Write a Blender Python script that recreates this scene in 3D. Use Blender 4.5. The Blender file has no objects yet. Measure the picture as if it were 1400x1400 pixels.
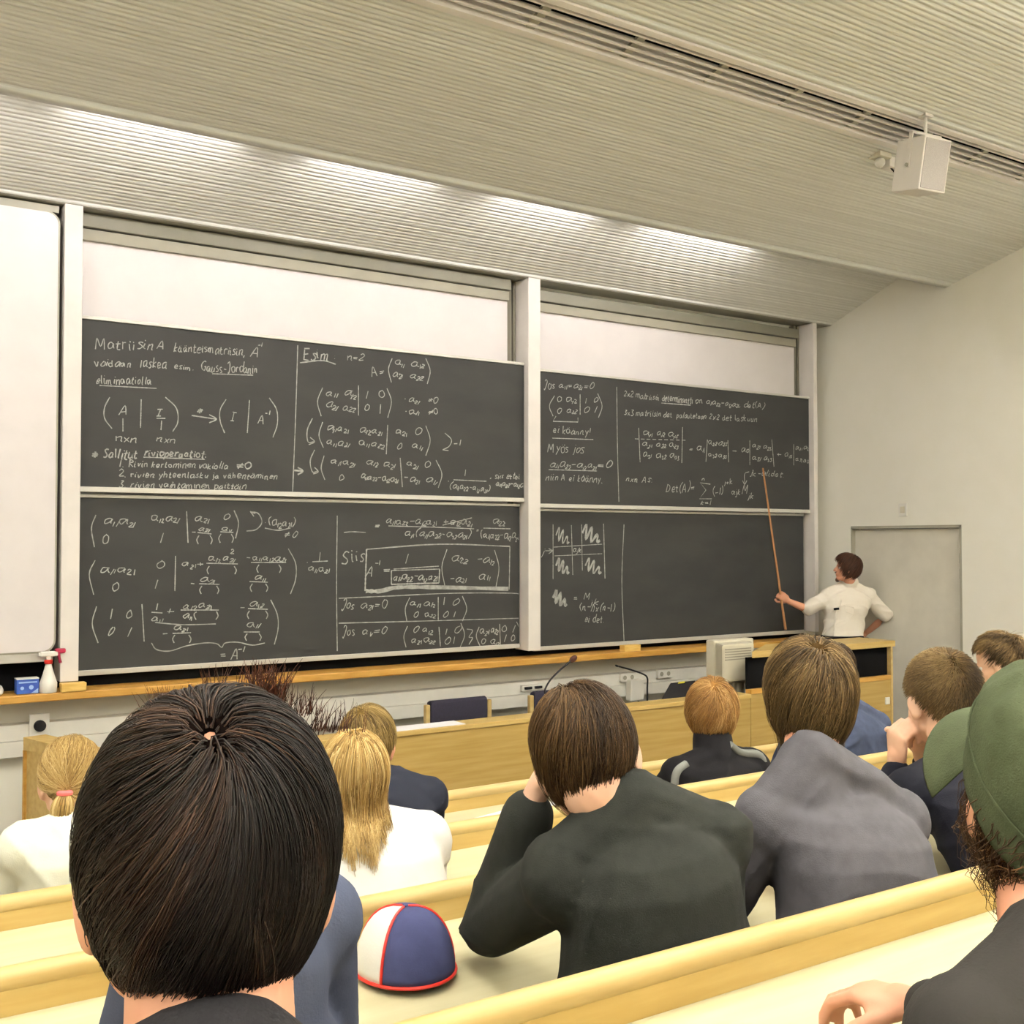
import bpy, bmesh, math, random
import numpy as np
from mathutils import Vector, Matrix

scene = bpy.context.scene
COL = scene.collection

# ---------------------------------------------------------------- camera
F_PX, VPX, HOR = 1500.0, 2980.0, 740.0
YAW = math.atan(F_PX / (VPX - 700)); PITCH = math.atan((HOR - 700) / F_PX)
CAM = np.array([0.0, 0.0, 1.95])
FW = np.array([math.sin(YAW) * math.cos(PITCH), math.cos(YAW) * math.cos(PITCH), math.sin(PITCH)])
RT = np.array([math.cos(YAW), -math.sin(YAW), 0.0]); UP = np.cross(RT, FW)
cam_d = bpy.data.cameras.new('camera'); cam = bpy.data.objects.new('camera', cam_d); COL.objects.link(cam)
cam_d.sensor_width = 36.0; cam_d.lens = F_PX / 1400 * 36.0; cam_d.clip_start = 0.05
m = Matrix.Identity(4)
for i in range(3):
    m[i][0] = RT[i]; m[i][1] = UP[i]; m[i][2] = -FW[i]; m[i][3] = CAM[i]
cam.matrix_world = m
scene.camera = cam

# ---------------------------------------------------------------- world, exposure
w = bpy.data.worlds.new('world'); scene.world = w; w.use_nodes = True
w.node_tree.nodes['Background'].inputs[0].default_value = (1.0, 0.97, 0.92, 1)
w.node_tree.nodes['Background'].inputs[1].default_value = 0.05
vs = scene.view_settings
vs.view_transform = 'Standard'; vs.look = 'None'; vs.gamma = 1.0; vs.use_curve_mapping = False
vs.exposure = 0.36
scene.cycles.max_bounces = 8; scene.cycles.diffuse_bounces = 4
TUBE_E, DOWN_E, UP_E = 66.0, 25.0, 118.0     # emission of the cove tubes and of the added pendants, downwards and upwards


# ---------------------------------------------------------------- pixel helpers (photo 1400 x 1400)
def ray(x, y): return FW + RT * (x - 700) / F_PX - UP * (y - 700) / F_PX
def PY(x, y, Y): d = ray(x, y); return CAM + d * (Y / d[1])
def PX(x, y, X): d = ray(x, y); return CAM + d * (X / d[0])
def PZ(x, y, Z): d = ray(x, y); return CAM + d * ((Z - CAM[2]) / d[2])
def phi(x): return YAW + math.atan((x - 700) / F_PX)      # bearing of the line of sight at column x

# ---------------------------------------------------------------- materials
def lin(v):
    v /= 255.0
    return v / 12.92 if v <= 0.04045 else ((v + 0.055) / 1.055) ** 2.4
def rgb(c): return (lin(c[0]), lin(c[1]), lin(c[2]), 1.0)
_M = {}
def mat(name, c, rough=0.6, c2=None, scale=(1, 1, 1), nscale=5.0, detail=4.0, bump=0.0, bscale=60.0, metal=0.0, spec=0.4, lo=0.35, hi=0.65, coat=0.0):
    if name in _M: return _M[name]
    mt = bpy.data.materials.new(name); mt.use_nodes = True; nt = mt.node_tree; b = nt.nodes['Principled BSDF']
    b.inputs['Base Color'].default_value = rgb(c); b.inputs['Roughness'].default_value = rough
    b.inputs['Metallic'].default_value = metal; b.inputs['Specular IOR Level'].default_value = spec
    if coat: b.inputs['Coat Weight'].default_value = coat
    tc = nt.nodes.new('ShaderNodeTexCoord'); mp = nt.nodes.new('ShaderNodeMapping'); mp.inputs['Scale'].default_value = scale
    nt.links.new(tc.outputs['Object'], mp.inputs['Vector'])
    if c2 is None: c2 = tuple(min(255, v * 0.965) for v in c)
    n = nt.nodes.new('ShaderNodeTexNoise'); n.inputs['Scale'].default_value = nscale; n.inputs['Detail'].default_value = detail
    r = nt.nodes.new('ShaderNodeValToRGB'); r.color_ramp.elements[0].position = lo; r.color_ramp.elements[1].position = hi
    r.color_ramp.elements[0].color = rgb(c); r.color_ramp.elements[1].color = rgb(c2)
    nt.links.new(mp.outputs[0], n.inputs['Vector']); nt.links.new(n.outputs['Fac'], r.inputs[0]); nt.links.new(r.outputs[0], b.inputs['Base Color'])
    if bump:
        n2 = nt.nodes.new('ShaderNodeTexNoise'); n2.inputs['Scale'].default_value = bscale; n2.inputs['Detail'].default_value = 3
        bp = nt.nodes.new('ShaderNodeBump'); bp.inputs['Strength'].default_value = bump; bp.inputs['Distance'].default_value = 0.01
        nt.links.new(mp.outputs[0], n2.inputs['Vector']); nt.links.new(n2.outputs['Fac'], bp.inputs['Height']); nt.links.new(bp.outputs[0], b.inputs['Normal'])
    _M[name] = mt
    return mt
def emit_mat(name, c, e):
    mt = bpy.data.materials.new(name); mt.use_nodes = True; nt = mt.node_tree; nt.nodes.clear()
    o = nt.nodes.new('ShaderNodeOutputMaterial'); em = nt.nodes.new('ShaderNodeEmission')
    em.inputs[0].default_value = rgb(c); em.inputs[1].default_value = e; nt.links.new(em.outputs[0], o.inputs[0])
    return mt

M_WALL = mat('painted_wall', (236, 234, 224), 0.8, (234, 232, 221), bump=0.03, bscale=90)
M_CEIL = mat('ceiling_slats', (226, 227, 222), 0.6, (212, 213, 206), (0.25, 30, 30), 2.0, 2)
M_CEILD = mat('ceiling_dark_joint', (178, 174, 156), 0.7)
M_WHITE = mat('white_lacquer', (240, 236, 232), 0.45, (236, 231, 226))
M_WBOARD = mat('whiteboard_enamel', (222, 217, 217), 0.35, (218, 213, 213))
M_POST = mat('post_paint', (228, 223, 218), 0.5)
M_ALU = mat('aluminium', (205, 203, 196), 0.35, metal=0.25)
M_CHAN = mat('channel_grey', (118, 114, 100), 0.5)
M_RAILG = mat('rail_grey', (128, 126, 112), 0.5)
M_ALUD = mat('aluminium_dull', (168, 166, 152), 0.5, metal=0.15)
M_BOARD = mat('chalkboard_enamel', (47, 47, 47), 0.5, (54, 54, 53), (1, 1, 2.5), 2.2, 6, spec=0.18)
M_CHALK = mat('chalk', (172, 172, 168), 0.9, (136, 136, 132), nscale=30)
M_BLACK = mat('black_recess', (10, 10, 12), 0.85, spec=0.08)
M_OAK = mat('ledge_oak', (192, 148, 74), 0.45, (174, 128, 54), (1.2, 9, 9), 4, 5)
M_BIRCH = mat('desk_birch', (190, 164, 104), 0.45, (176, 148, 86), (0.9, 10, 10), 3, 5, spec=0.3)
M_BIRCHP = mat('panel_birch', (166, 140, 84), 0.45, (152, 125, 68), (0.7, 9, 12), 3, 5, spec=0.3)
M_PALE = mat('desk_laminate', (192, 186, 152), 0.5, (184, 177, 142), (0.8, 8, 8), 3, 4, spec=0.3)
M_RAIL = mat('rail_birch', (190, 167, 114), 0.4, (176, 150, 94), (0.8, 9, 9), 3, 5, spec=0.35)
M_PINE = mat('block_pine', (226, 190, 110), 0.5, (212, 172, 90), (4, 4, 20), 3)
M_DOOR = mat('door_laminate', (214, 210, 197), 0.6)
M_FRAME = mat('door_frame_grey', (160, 157, 142), 0.6)
M_DARKM = mat('dark_plastic', (20, 19, 22), 0.5, spec=0.25)
M_BEIGE = mat('beige_plastic', (212, 206, 186), 0.5)
M_GREYP = mat('speaker_grille', (176, 170, 168), 0.75, (160, 155, 152), nscale=300, detail=0)
M_WP = mat('white_plastic', (232, 230, 222), 0.4)
M_PAPER = mat('paper', (240, 238, 240), 0.8)
M_FLOOR = mat('floor_linoleum', (132, 126, 112), 0.5, (122, 116, 102), nscale=20)
M_NAVYF = mat('navy_upholstery', (34, 31, 48), 0.9, (28, 25, 38), nscale=80, bump=0.2, bscale=200)
M_RED = mat('red_plastic', (196, 44, 34), 0.4)
M_MAG = mat('crimson_plastic', (138, 22, 54), 0.35)
M_BLUE = mat('blue_carton', (36, 66, 150), 0.5, (52, 96, 176), nscale=9)
M_LBLUE = mat('pale_blue_print', (150, 178, 222), 0.6)
M_STEEL = mat('steel', (150, 148, 142), 0.35, metal=0.8)
M_STICK = mat('pointer_wood', (152, 104, 58), 0.5, (134, 88, 46), (20, 20, 2), 4)
M_YEL = mat('yellow_sticker', (216, 206, 60), 0.6)
M_FOAM = mat('brown_foam', (74, 44, 36), 0.9)

# ---------------------------------------------------------------- mesh helpers
def tag(o, label=None, cat=None, group=None, kind=None):
    if label: o['label'] = label
    if cat: o['category'] = cat
    if group: o['group'] = group
    if kind: o['kind'] = kind
    return o
def empty(name, loc=(0, 0, 0), rz=0.0):
    o = bpy.data.objects.new(name, None); COL.objects.link(o); o.empty_display_size = 0.1
    o.location = tuple(loc); o.rotation_euler.z = rz
    return o
class MB:
    """collects shapes for ONE mesh object"""
    def __init__(s): s.bm = bmesh.new()
    def box(s, lo, hi, bev=0.0, seg=2):
        t = bmesh.new(); r = bmesh.ops.create_cube(t, size=1.0)
        c = [(a + b) / 2 for a, b in zip(lo, hi)]; d = [abs(b - a) for a, b in zip(lo, hi)]
        for v in t.verts: v.co = Vector((v.co.x * d[0] + c[0], v.co.y * d[1] + c[1], v.co.z * d[2] + c[2]))
        if bev: bmesh.ops.bevel(t, geom=t.edges[:], offset=min(bev, min(d) * 0.45), segments=seg, affect='EDGES', profile=0.5)
        return s._take(t)
    def _take(s, t, M=None):
        if M is not None: bmesh.ops.transform(t, matrix=M, verts=t.verts[:])
        me = bpy.data.meshes.new('tmp'); t.to_mesh(me); t.free(); s.bm.from_mesh(me); bpy.data.meshes.remove(me)
        return s
    def prism(s, pts, vec, bev=0.0):
        """polygon pts (3-D, planar) extruded by vec"""
        t = bmesh.new(); vec = Vector(vec)
        a = [t.verts.new(Vector(p)) for p in pts]; b = [t.verts.new(Vector(p) + vec) for p in pts]; n = len(a)
        t.faces.new(a); t.faces.new(b[::-1])
        for i in range(n): t.faces.new((a[i], b[i], b[(i + 1) % n], a[(i + 1) % n]))
        bmesh.ops.recalc_face_normals(t, faces=t.faces[:])
        if bev: bmesh.ops.bevel(t, geom=t.edges[:], offset=bev, segments=2, affect='EDGES', profile=0.5)
        return s._take(t)
    def tube(s, pts, r, n=10, closed=False):
        pts = [Vector(p) for p in pts]; rs = r if isinstance(r, (list, tuple)) else [r] * len(pts)
        t = bmesh.new(); rings = []; ref = None
        for i, p in enumerate(pts):
            if closed: d = (pts[(i + 1) % len(pts)] - pts[i - 1])
            else: d = pts[min(i + 1, len(pts) - 1)] - pts[max(i - 1, 0)]
            d.normalize()
            if ref is None: ref = d.orthogonal().normalized()
            ref = (ref - d * ref.dot(d)).normalized(); q = d.cross(ref)
            rings.append([t.verts.new(p + (ref * math.cos(k * 2 * math.pi / n) + q * math.sin(k * 2 * math.pi / n)) * rs[i]) for k in range(n)])
        m_ = len(rings)
        for i in range(m_ if closed else m_ - 1):
            A, B = rings[i], rings[(i + 1) % m_]
            for k in range(n): t.faces.new((A[k], A[(k + 1) % n], B[(k + 1) % n], B[k]))
        if not closed: t.faces.new(rings[0][::-1]); t.faces.new(rings[-1])
        bmesh.ops.recalc_face_normals(t, faces=t.faces[:])
        return s._take(t)
    def lathe(s, prof, c=(0, 0, 0), n=28):
        t = bmesh.new(); rings = []
        for r, z in prof: rings.append([t.verts.new((c[0] + r * math.cos(2 * math.pi * k / n), c[1] + r * math.sin(2 * math.pi * k / n), c[2] + z)) for k in range(n)])
        for A, B in zip(rings, rings[1:]):
            for k in range(n): t.faces.new((A[k], A[(k + 1) % n], B[(k + 1) % n], B[k]))
        t.faces.new(rings[0][::-1]); t.faces.new(rings[-1])
        bmesh.ops.recalc_face_normals(t, faces=t.faces[:])
        return s._take(t)
    def build(s, name, material, parent=None, smooth=False, keep=False):
        me = bpy.data.meshes.new(name); s.bm.to_mesh(me); s.bm.free()
        o = bpy.data.objects.new(name, me); COL.objects.link(o)
        for mt in (material if isinstance(material, (list, tuple)) else [material]): me.materials.append(mt)
        if smooth:
            me.polygons.foreach_set('use_smooth', [True] * len(me.polygons))
            try: me.set_sharp_from_angle(angle=math.radians(40))
            except Exception: pass
        if parent is not None: attach(o, parent)
        return o
def attach(o, parent):
    """child keeps its world-space mesh: undo the parent's transform"""
    o.parent = parent
    o.matrix_parent_inverse = (Matrix.Translation(parent.location) @ parent.rotation_euler.to_matrix().to_4x4()).inverted()
def copy_tree(o, parent=None):
    c = o.copy(); COL.objects.link(c)
    if parent is not None: c.parent = parent
    for ch in o.children: copy_tree(ch, c)
    return c
def np_mesh(name, V, quads, material, parent=None, smooth=True):
    """V (n,3) array, quads (k,4) or tris (k,3)"""
    me = bpy.data.meshes.new(name); k = quads.shape[1]
    me.vertices.add(len(V)); me.vertices.foreach_set('co', np.ascontiguousarray(V, dtype=np.float32).ravel())
    me.loops.add(quads.size); me.loops.foreach_set('vertex_index', quads.astype(np.int32).ravel())
    me.polygons.add(len(quads)); me.polygons.foreach_set('loop_start', np.arange(0, quads.size, k, dtype=np.int32))
    me.polygons.foreach_set('loop_total', np.full(len(quads), k, dtype=np.int32))
    if smooth: me.polygons.foreach_set('use_smooth', np.ones(len(quads), dtype=bool))
    me.update(calc_edges=True); me.validate()
    for mt in (material if isinstance(material, (list, tuple)) else [material]): me.materials.append(mt)
    o = bpy.data.objects.new(name, me); COL.objects.link(o)
    if parent is not None: attach(o, parent)
    return o

# ================================================================ the room
XL, XR, YB, YF = -4.5, 8.64, -5.0, 7.58          # side, rear and front wall faces
RAILY = [3.89 - 0.85 * k for k in range(5)]; RAILZ = [0.936 + 0.12 * k for k in range(5)]   # seat rows, front to rear
def S(o): return tag(o, kind='structure')

mb = MB(); mb.box((XL, 3.89, -0.2), (XR, YF, 0.0))
for k in range(5):
    y0 = RAILY[k + 1] if k < 4 else YB
    mb.box((XL, y0, -0.2), (XR, RAILY[k], 0.116 + 0.12 * k))
S(mb.build('floor', M_FLOOR))
mb = MB(); mb.box((XL, YF, 0), (XR, YF + 0.15, 5.4)); S(mb.build('wall_front', M_WALL))
mb = MB(); mb.box((XL - 0.15, YB, 0), (XL, YF, 5.4)); S(mb.build('wall_left', M_WALL))
mb = MB(); mb.box((XL, YB - 0.15, 0), (XR, YB, 5.6)); S(mb.build('wall_back', M_WALL))
DY0, DY1, DZ = 5.912, 7.124, 2.096                # door opening in the right-hand wall
mb = MB()
mb.box((XR, YB, 0), (XR + 0.15, DY0, 5.6)); mb.box((XR, DY1, 0), (XR + 0.15, YF, 5.6)); mb.box((XR, DY0, DZ), (XR + 0.15, DY1, 5.6))
S(mb.build('wall_right', M_WALL))
d = MB(); d.box((XR + 0.05, DY0 + 0.03, 0.01), (XR + 0.09, DY1 - 0.015, DZ - 0.03)); door = S(d.build('door_1', M_DOOR))
f = MB(); f.box((XR + 0.002, DY0, 0), (XR + 0.11, DY0 + 0.025, DZ)); f.box((XR + 0.002, DY1 - 0.012, 0), (XR + 0.11, DY1, DZ)); f.box((XR + 0.002, DY0, DZ - 0.025), (XR + 0.11, DY1, DZ))
f.build('door_frame', M_FRAME, door)
for z in (1.80, 1.66):
    h = MB(); h.tube([(XR + 0.045, DY0 + 0.03, z - 0.045), (XR + 0.045, DY0 + 0.03, z + 0.045)], 0.011, 10); h.box((XR + 0.042, DY0 + 0.02, z - 0.045), (XR + 0.05, DY0 + 0.055, z + 0.045))
    h.build('hinge', M_STEEL, door)
h = MB(); h.tube([(XR + 0.05, DY1 - 0.09, 1.02), (XR + 0.0, DY1 - 0.09, 1.02), (XR - 0.005, DY1 - 0.2, 1.02)], 0.01); h.build('door_handle', M_STEEL, door)

# ribbed ceiling: real little ribs that run along the room's width
def ribbed(name, p0, p1, pitch, height, thick, seed, edge=0.05):
    """slatted sheet from (y,z)=p0 to p1, face down, ribs along X"""
    rnd = random.Random(seed)
    p0 = np.array(p0); p1 = np.array(p1); L = np.linalg.norm(p1 - p0); u = (p1 - p0) / L; n = np.array([-u[1], u[0]])
    if n[1] > 0: n = -n
    prof = [p0, p0 + u * edge]; s_ = edge
    while s_ < L - pitch:
        h = height * rnd.uniform(0.5, 1.25); g = pitch * rnd.uniform(0.28, 0.42)
        prof += [p0 + u * s_, p0 + u * (s_ + g * 0.25) - n * h, p0 + u * (s_ + g) - n * h, p0 + u * (s_ + g * 1.25)]
        s_ += pitch
    prof += [p1]
    P = np.array(prof); back = P[::-1] - n * thick
    back = np.array([p1 - n * thick, p0 - n * thick])
    loop = np.vstack([P, back]); k = len(loop); x0, x1 = XL, XR
    V = np.vstack([np.c_[np.full(k, x0), loop], np.c_[np.full(k, x1), loop]])
    q = np.array([[i, (i + 1) % k, (i + 1) % k + k, i + k] for i in range(k)])
    o = np_mesh(name, V, q, M_CEIL, smooth=False)
    bm = bmesh.new(); bm.from_mesh(o.data); bmesh.ops.recalc_face_normals(bm, faces=bm.faces[:]); bm.to_mesh(o.data); bm.free()
    return S(o)
B0 = (6.05, 4.225); SB = 0.264
A0 = (7.36, 4.095); A1 = (5.95, 4.095 + 1.41 * 0.385)
def zB(y): return B0[1] + SB * (B0[0] - y)
ribbed('ceiling', A0, A1, 0.036, 0.0035, 0.05, 1)
VY0, VY1 = 4.66, 4.41                              # air slot
ribbed('ceiling.001', B0, (VY0 + 0.02, zB(VY0 + 0.02)), 0.034, 0.005, 0.05, 2, 0.09)
C1 = (2.55, zB(2.55))
ribbed('ceiling.002', (VY1 - 0.02, zB(VY1 - 0.02)), C1, 0.034, 0.005, 0.05, 3, 0.05)
mb = MB(); mb.box((XL, YB, 5.30), (XR, 2.9, 5.38)); S(mb.build('ceiling.003', M_WALL))
mb = MB(); mb.box((XL, 2.9, 5.30), (XR, YF, 5.38)); S(mb.build('ceiling.004', M_WALL))
mb = MB(); mb.box((XL, 7.34, 4.10), (XR, YF, 4.16)); S(mb.build('trim_1', M_ALUD))                 # closes the soffit above the boards

# air vent: dark slot, five long slats, cross bars
vent = empty('ceiling_vent', (2, (VY0 + VY1) / 2, zB(4.53)))
tag(vent, 'long slatted air vent set in the ribbed ceiling above the loudspeaker', 'vent')
def onB(y, dz): return zB(y) + dz
v = MB(); v.prism([(XL, VY0 + 0.03, onB(VY0 + 0.03, 0.16)), (XL, VY1 - 0.03, onB(VY1 - 0.03, 0.16)), (XL, VY1 - 0.03, onB(VY1 - 0.03, 0.18)), (XL, VY0 + 0.03, onB(VY0 + 0.03, 0.18))], (XR - XL, 0, 0))
v.build('duct', M_BLACK, vent)
for y, w_ in ((VY0, 0.035), (VY1, 0.035)):
    v = MB(); v.prism([(XL, y - w_ / 2, onB(y - w_ / 2, -0.012)), (XL, y + w_ / 2, onB(y + w_ / 2, -0.012)), (XL, y + w_ / 2, onB(y + w_ / 2, 0.14)), (XL, y - w_ / 2, onB(y - w_ / 2, 0.14))], (XR - XL, 0, 0))
    v.build('vent_frame', M_POST, vent)
for i in range(4):
    y = VY1 + (VY0 - VY1) * (i + 1) / 5.0
    v = MB(); v.prism([(XL, y - 0.006, onB(y - 0.006, 0.0)), (XL, y + 0.006, onB(y + 0.006, 0.0)), (XL, y + 0.006, onB(y + 0.006, 0.010)), (XL, y - 0.006, onB(y - 0.006, 0.010))], (XR - XL, 0, 0))
    v.build('slat', M_POST, vent)
for i in range(21):
    x = XL + 0.2 + i * 0.62
    v = MB(); v.prism([(x, VY1, onB(VY1, 0.011)), (x, VY0, onB(VY0, 0.011)), (x, VY0, onB(VY0, 0.03)), (x, VY1, onB(VY1, 0.03))], (0.05, 0, 0))
    v.build('cross_bar', M_ALUD, vent)

# cove lights above the lower edge of the hanging ceiling
M_TUBE = emit_mat('fluorescent_glow', (255, 247, 246), TUBE_E)
for i, (x0, x1) in enumerate(((-3.1, -2.1), (-1.7, -0.7), (-0.2, 0.85), (1.30, 2.25), (2.78, 3.68), (4.17, 5.06), (5.55, 6.72))):
    y, z = 6.16, 4.355
    t = empty('fluorescent_lamp', ((x0 + x1) / 2, y, z))
    tag(t, 'fluorescent tube hidden above the edge of the hanging ceiling, washing the soffit over the boards', 'lamp', 'cove tubes above the boards')
    b = MB(); b.tube([(x0, y, z), (x1, y, z)], 0.018, 12); b.build('tube', M_TUBE, t)
    for xe in (x0, x1):
        b = MB(); b.prism([(xe - 0.01, 6.10, 4.315), (xe - 0.01, 6.40, 4.372), (xe - 0.01, 6.40, 4.45), (xe - 0.01, 6.10, 4.50)], (0.02, 0, 0)); b.build('end_plate', M_WP, t)
    b = MB(); b.box((x0 - 0.03, y - 0.12, z - 0.045), (x1 + 0.03, y - 0.055, z + 0.10)); b.build('lamp_housing', M_WP, t)
# pendants added out of view to brighten hall and ceiling (light down and up)
M_DOWN = emit_mat('pendant_down_glow', (255, 250, 242), DOWN_E); M_UP = emit_mat('pendant_up_glow', (255, 250, 242), UP_E)
for x in (-2.6, 0.6, 3.8, 7.0):
    for y in (-3.2, -0.9, 1.4, 3.0):
        if x > 5 and y > 2: y = 2.15
        z = 4.62 if y < 2 else 4.74; t = empty('added_pendant', (x, y, z)); tag(t, 'added white pendant light, out of view over the audience, brightening hall and ceiling', 'lamp', 'added pendant lights out of view')
        b = MB(); b.box((x - 0.60, y - 0.14, z), (x + 0.60, y + 0.14, z + 0.006)); b.build('lower_diffuser', M_DOWN, t)
        b = MB(); b.box((x - 0.60, y - 0.14, z + 0.064), (x + 0.60, y + 0.14, z + 0.07)); b.build('upper_diffuser', M_UP, t)
        b = MB()
        for a in ((x - 0.63, y - 0.17, x + 0.63, y - 0.141), (x - 0.63, y + 0.141, x + 0.63, y + 0.17), (x - 0.63, y - 0.141, x - 0.601, y + 0.141), (x + 0.601, y - 0.141, x + 0.63, y + 0.141)):
            b.box((a[0], a[1], z - 0.008), (a[2], a[3], z + 0.078))
        b.box((x - 0.6, y - 0.14, z + 0.03), (x + 0.6, y + 0.14, z + 0.04)); b.build('light_frame', M_WP, t)
        for sx in (-0.62, 0.62):
            b = MB(); b.tube([(x + sx, y, z + 0.07), (x + sx, y, 5.30 if y < 2.6 else zB(y) + 0.01)], 0.004, 6); b.build('suspension_wire', M_STEEL, t)

# ---------------------------------------------------------------- the board wall
YU, YLO, YW, YP = 7.40, 7.455, 7.51, 7.34         # faces of upper boards, lower boards, white panels, posts
mb = MB(); mb.box((XL, 7.53, 1.0), (8.42, YF - 0.002, 1.24)); S(mb.build('trim_2', M_BLACK))      # dark gap under the boards
POSTX = [(1.43, 1.54), (4.988, 5.108), (8.372, 8.425)]
for i, (x0, x1) in enumerate(POSTX):
    p = MB(); p.box((x0, YP, 1.065), (x1, YF - 0.003, 4.098), 0.004)
    o = p.build('board_post', M_POST)
    tag(o, ['white vertical post between the left whiteboard and the chalkboards', 'white vertical post between the two pairs of chalkboards', 'narrow white post at the right end of the chalkboards'][i], 'post', 'posts of the board wall')
# dark guide channels beside the posts
for i, (x0, x1, lab) in enumerate(((1.412, 1.428, 'grey guide channel along the left whiteboard edge'), (4.90, 4.986, 'grey metal guide channel left of the middle post'), (8.29, 8.37, 'grey metal guide channel at the right end of the boards'))):
    t = empty('guide_channel', ((x0 + x1) / 2, 7.5, 1.1)); tag(t, lab, 'rail')
    for j in range(3):
        a = x0 + (x1 - x0) * j / 3
        p = MB(); p.box((a, 7.517 + 0.015 * (j % 2), 1.1), (a + (x1 - x0) / 3 - 0.006, YF - 0.004, 4.09)); p.build('track', (M_CHAN, M_RAILG, M_CHAN)[j], t)
led = MB(); led.box((XL, 7.28, 0.957), (XR - 0.01, YF - 0.004, 1.008), 0.008)
tag(led.build('chalk_ledge', M_OAK), 'long honey coloured wooden ledge running below all the boards', 'ledge')

def rail_pair(parent, x0, x1, zt, zb, yf):
    for z, h in ((zt, 0.022), (zb, 0.034)):
        r = MB(); r.box((x0, yf - 0.012, z - h / 2), (x1, yf + 0.025, z + h / 2), 0.003); r.build('edge_rail', M_ALU, parent)
BOARDS = {}
def chalkboard(key, x0, x1, zb, zt, yf, label):
    b = MB(); b.box((x0, yf, zb), (x1, yf + 0.03, zt)); o = b.build('chalkboard', M_BOARD)
    tag(o, label, 'chalkboard', 'sliding chalkboards on the front wall')
    rail_pair(o, x0, x1, zt, zb, yf); BOARDS[key] = (o, yf)
chalkboard('UL', 1.542, 4.984, 2.285, 3.395, YU, 'upper left chalkboard headed with underlined Finnish text and the matrix A and I')
chalkboard('UR', 5.112, 8.368, 2.243, 3.362, YU, 'upper right chalkboard with determinant formulas and a tall dividing line')
chalkboard('LL', 1.542, 4.975, 1.10, 2.245, YLO, 'lower left chalkboard with three large matrices and a boxed formula')
chalkboard('LR', 5.112, 8.34, 1.065, 2.21, YLO, 'lower right chalkboard, mostly empty, with scribbled grid at its left')
def wpanel(x0, x1, zb, zt, label):
    b = MB(); b.box((x0, YW, zb), (x1, YW + 0.03, zt)); o = b.build('whiteboard', M_WBOARD); tag(o, label, 'whiteboard', 'white panels above the chalkboards')
    r = MB(); r.box((x0, YW - 0.03, zt), (x1, YW + 0.03, zt + 0.075), 0.004); r.build('head_rail', M_FRAME, o)
    r = MB(); r.box((x0, YW - 0.06, zt + 0.08), (x1, YW + 0.03, zt + 0.17), 0.004); r.build('guide_rail', M_RAILG, o)
wpanel(1.542, 4.895, 2.2, 3.92, 'wide white panel behind the upper left chalkboard')
wpanel(5.112, 8.285, 2.2, 3.87, 'white panel behind the upper right chalkboard beside the corner')
# big white sliding board at the far left, rounded corners
def rrect(x0, x1, z0, z1, r, y, n=6):
    pts = []
    for cx, cz, a0 in ((x1 - r, z1 - r, 0), (x0 + r, z1 - r, 90), (x0 + r, z0 + r, 180), (x1 - r, z0 + r, 270)):
        for k in range(n + 1):
            a = math.radians(a0 + 90 * k / n); pts.append((cx + r * math.cos(a), y, cz + r * math.sin(a)))
    return pts
b = MB(); b.prism(rrect(-1.9, 1.395, 1.262, 4.03, 0.07, 7.36), (0, 0.03, 0)); wb = b.build('projection_board', M_WBOARD)
tag(wb, 'tall blank white board with rounded corners at the far left of the wall', 'whiteboard')
b = MB(); b.prism(rrect(-1.912, 1.407, 1.250, 4.042, 0.08, 7.368), (0, 0.035, 0)); b.build('board_edge', M_ALUD, wb)
b = MB(); b.box((-1.9, 7.372, 1.195), (1.395, 7.43, 1.25), 0.006); b.build('lower_tray', M_ALU, wb)
b = MB(); b.box((-1.9, 7.40, 4.045), (1.405, 7.56, 4.09)); b.build('top_track', M_ALUD, wb)

# little wooden blocks on the ledge
for x0, x1, y0, lab in ((1.425, 1.575, 7.27, 'pale wooden block at the foot of the left white post'), (5.95, 6.13, 7.30, 'pale wooden block lying on the ledge below the right chalkboard')):
    b = MB(); b.box((x0, y0, 1.008), (x1, y0 + 0.068, 1.062), 0.004); tag(b.build('wooden_block', M_PINE), lab, 'block')
# wall trunking with sockets
tr = empty('cable_trunking', (2, 7.5, 0.64)); tag(tr, 'long white cable trunking along the front wall below the wooden ledge', 'trunking')
b = MB(); b.box((XL, 7.47, 0.70), (XR - 0.01, YF - 0.004, 0.80), 0.004); b.build('upper_cover', M_WP, tr)
b = MB(); b.box((XL, 7.455, 0.60), (XR - 0.01, YF - 0.004, 0.698), 0.004); b.build('lower_cover', M_WP, tr)
def socket(c, w_, h_, lab, name='wall_socket', holes=True):
    o = MB().box((c[0] - w_ / 2, 7.437, c[2] - h_ / 2), (c[0] + w_ / 2, 7.454 if c[2] < 0.70 else 7.469, c[2] + h_ / 2), 0.005).build(name, M_WP); tag(o, lab, 'socket')
    if holes:
        h = MB()
        for dx in (-w_ / 4, w_ / 4): h.tube([(c[0] + dx, 7.4345, c[2]), (c[0] + dx, 7.4365, c[2])], h_ * 0.26, 16)
        h.build('socket_hole', M_FRAME, o)
    return o
socket(PY(858, 926, 7.45), 0.16, 0.075, 'left double wall socket on the trunking above the white plug box')
socket(PY(908, 921, 7.45), 0.16, 0.075, 'right double wall socket on the trunking, left of the computer monitor')
o = socket(PY(728, 940, 7.45), 0.22, 0.05, 'network outlet strip with dark plugs on the trunking, right of the middle post', 'network_outlet', False)
c = PY(728, 940, 7.45)
for dx in (-0.05, 0.05):
    b = MB(); b.box((c[0] + dx - 0.04, 7.42, c[2] - 0.008), (c[0] + dx + 0.03, 7.437, c[2] + 0.012), 0.003); b.build('plug', M_DARKM, o)
c = PY(54, 992, 7.45)
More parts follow.
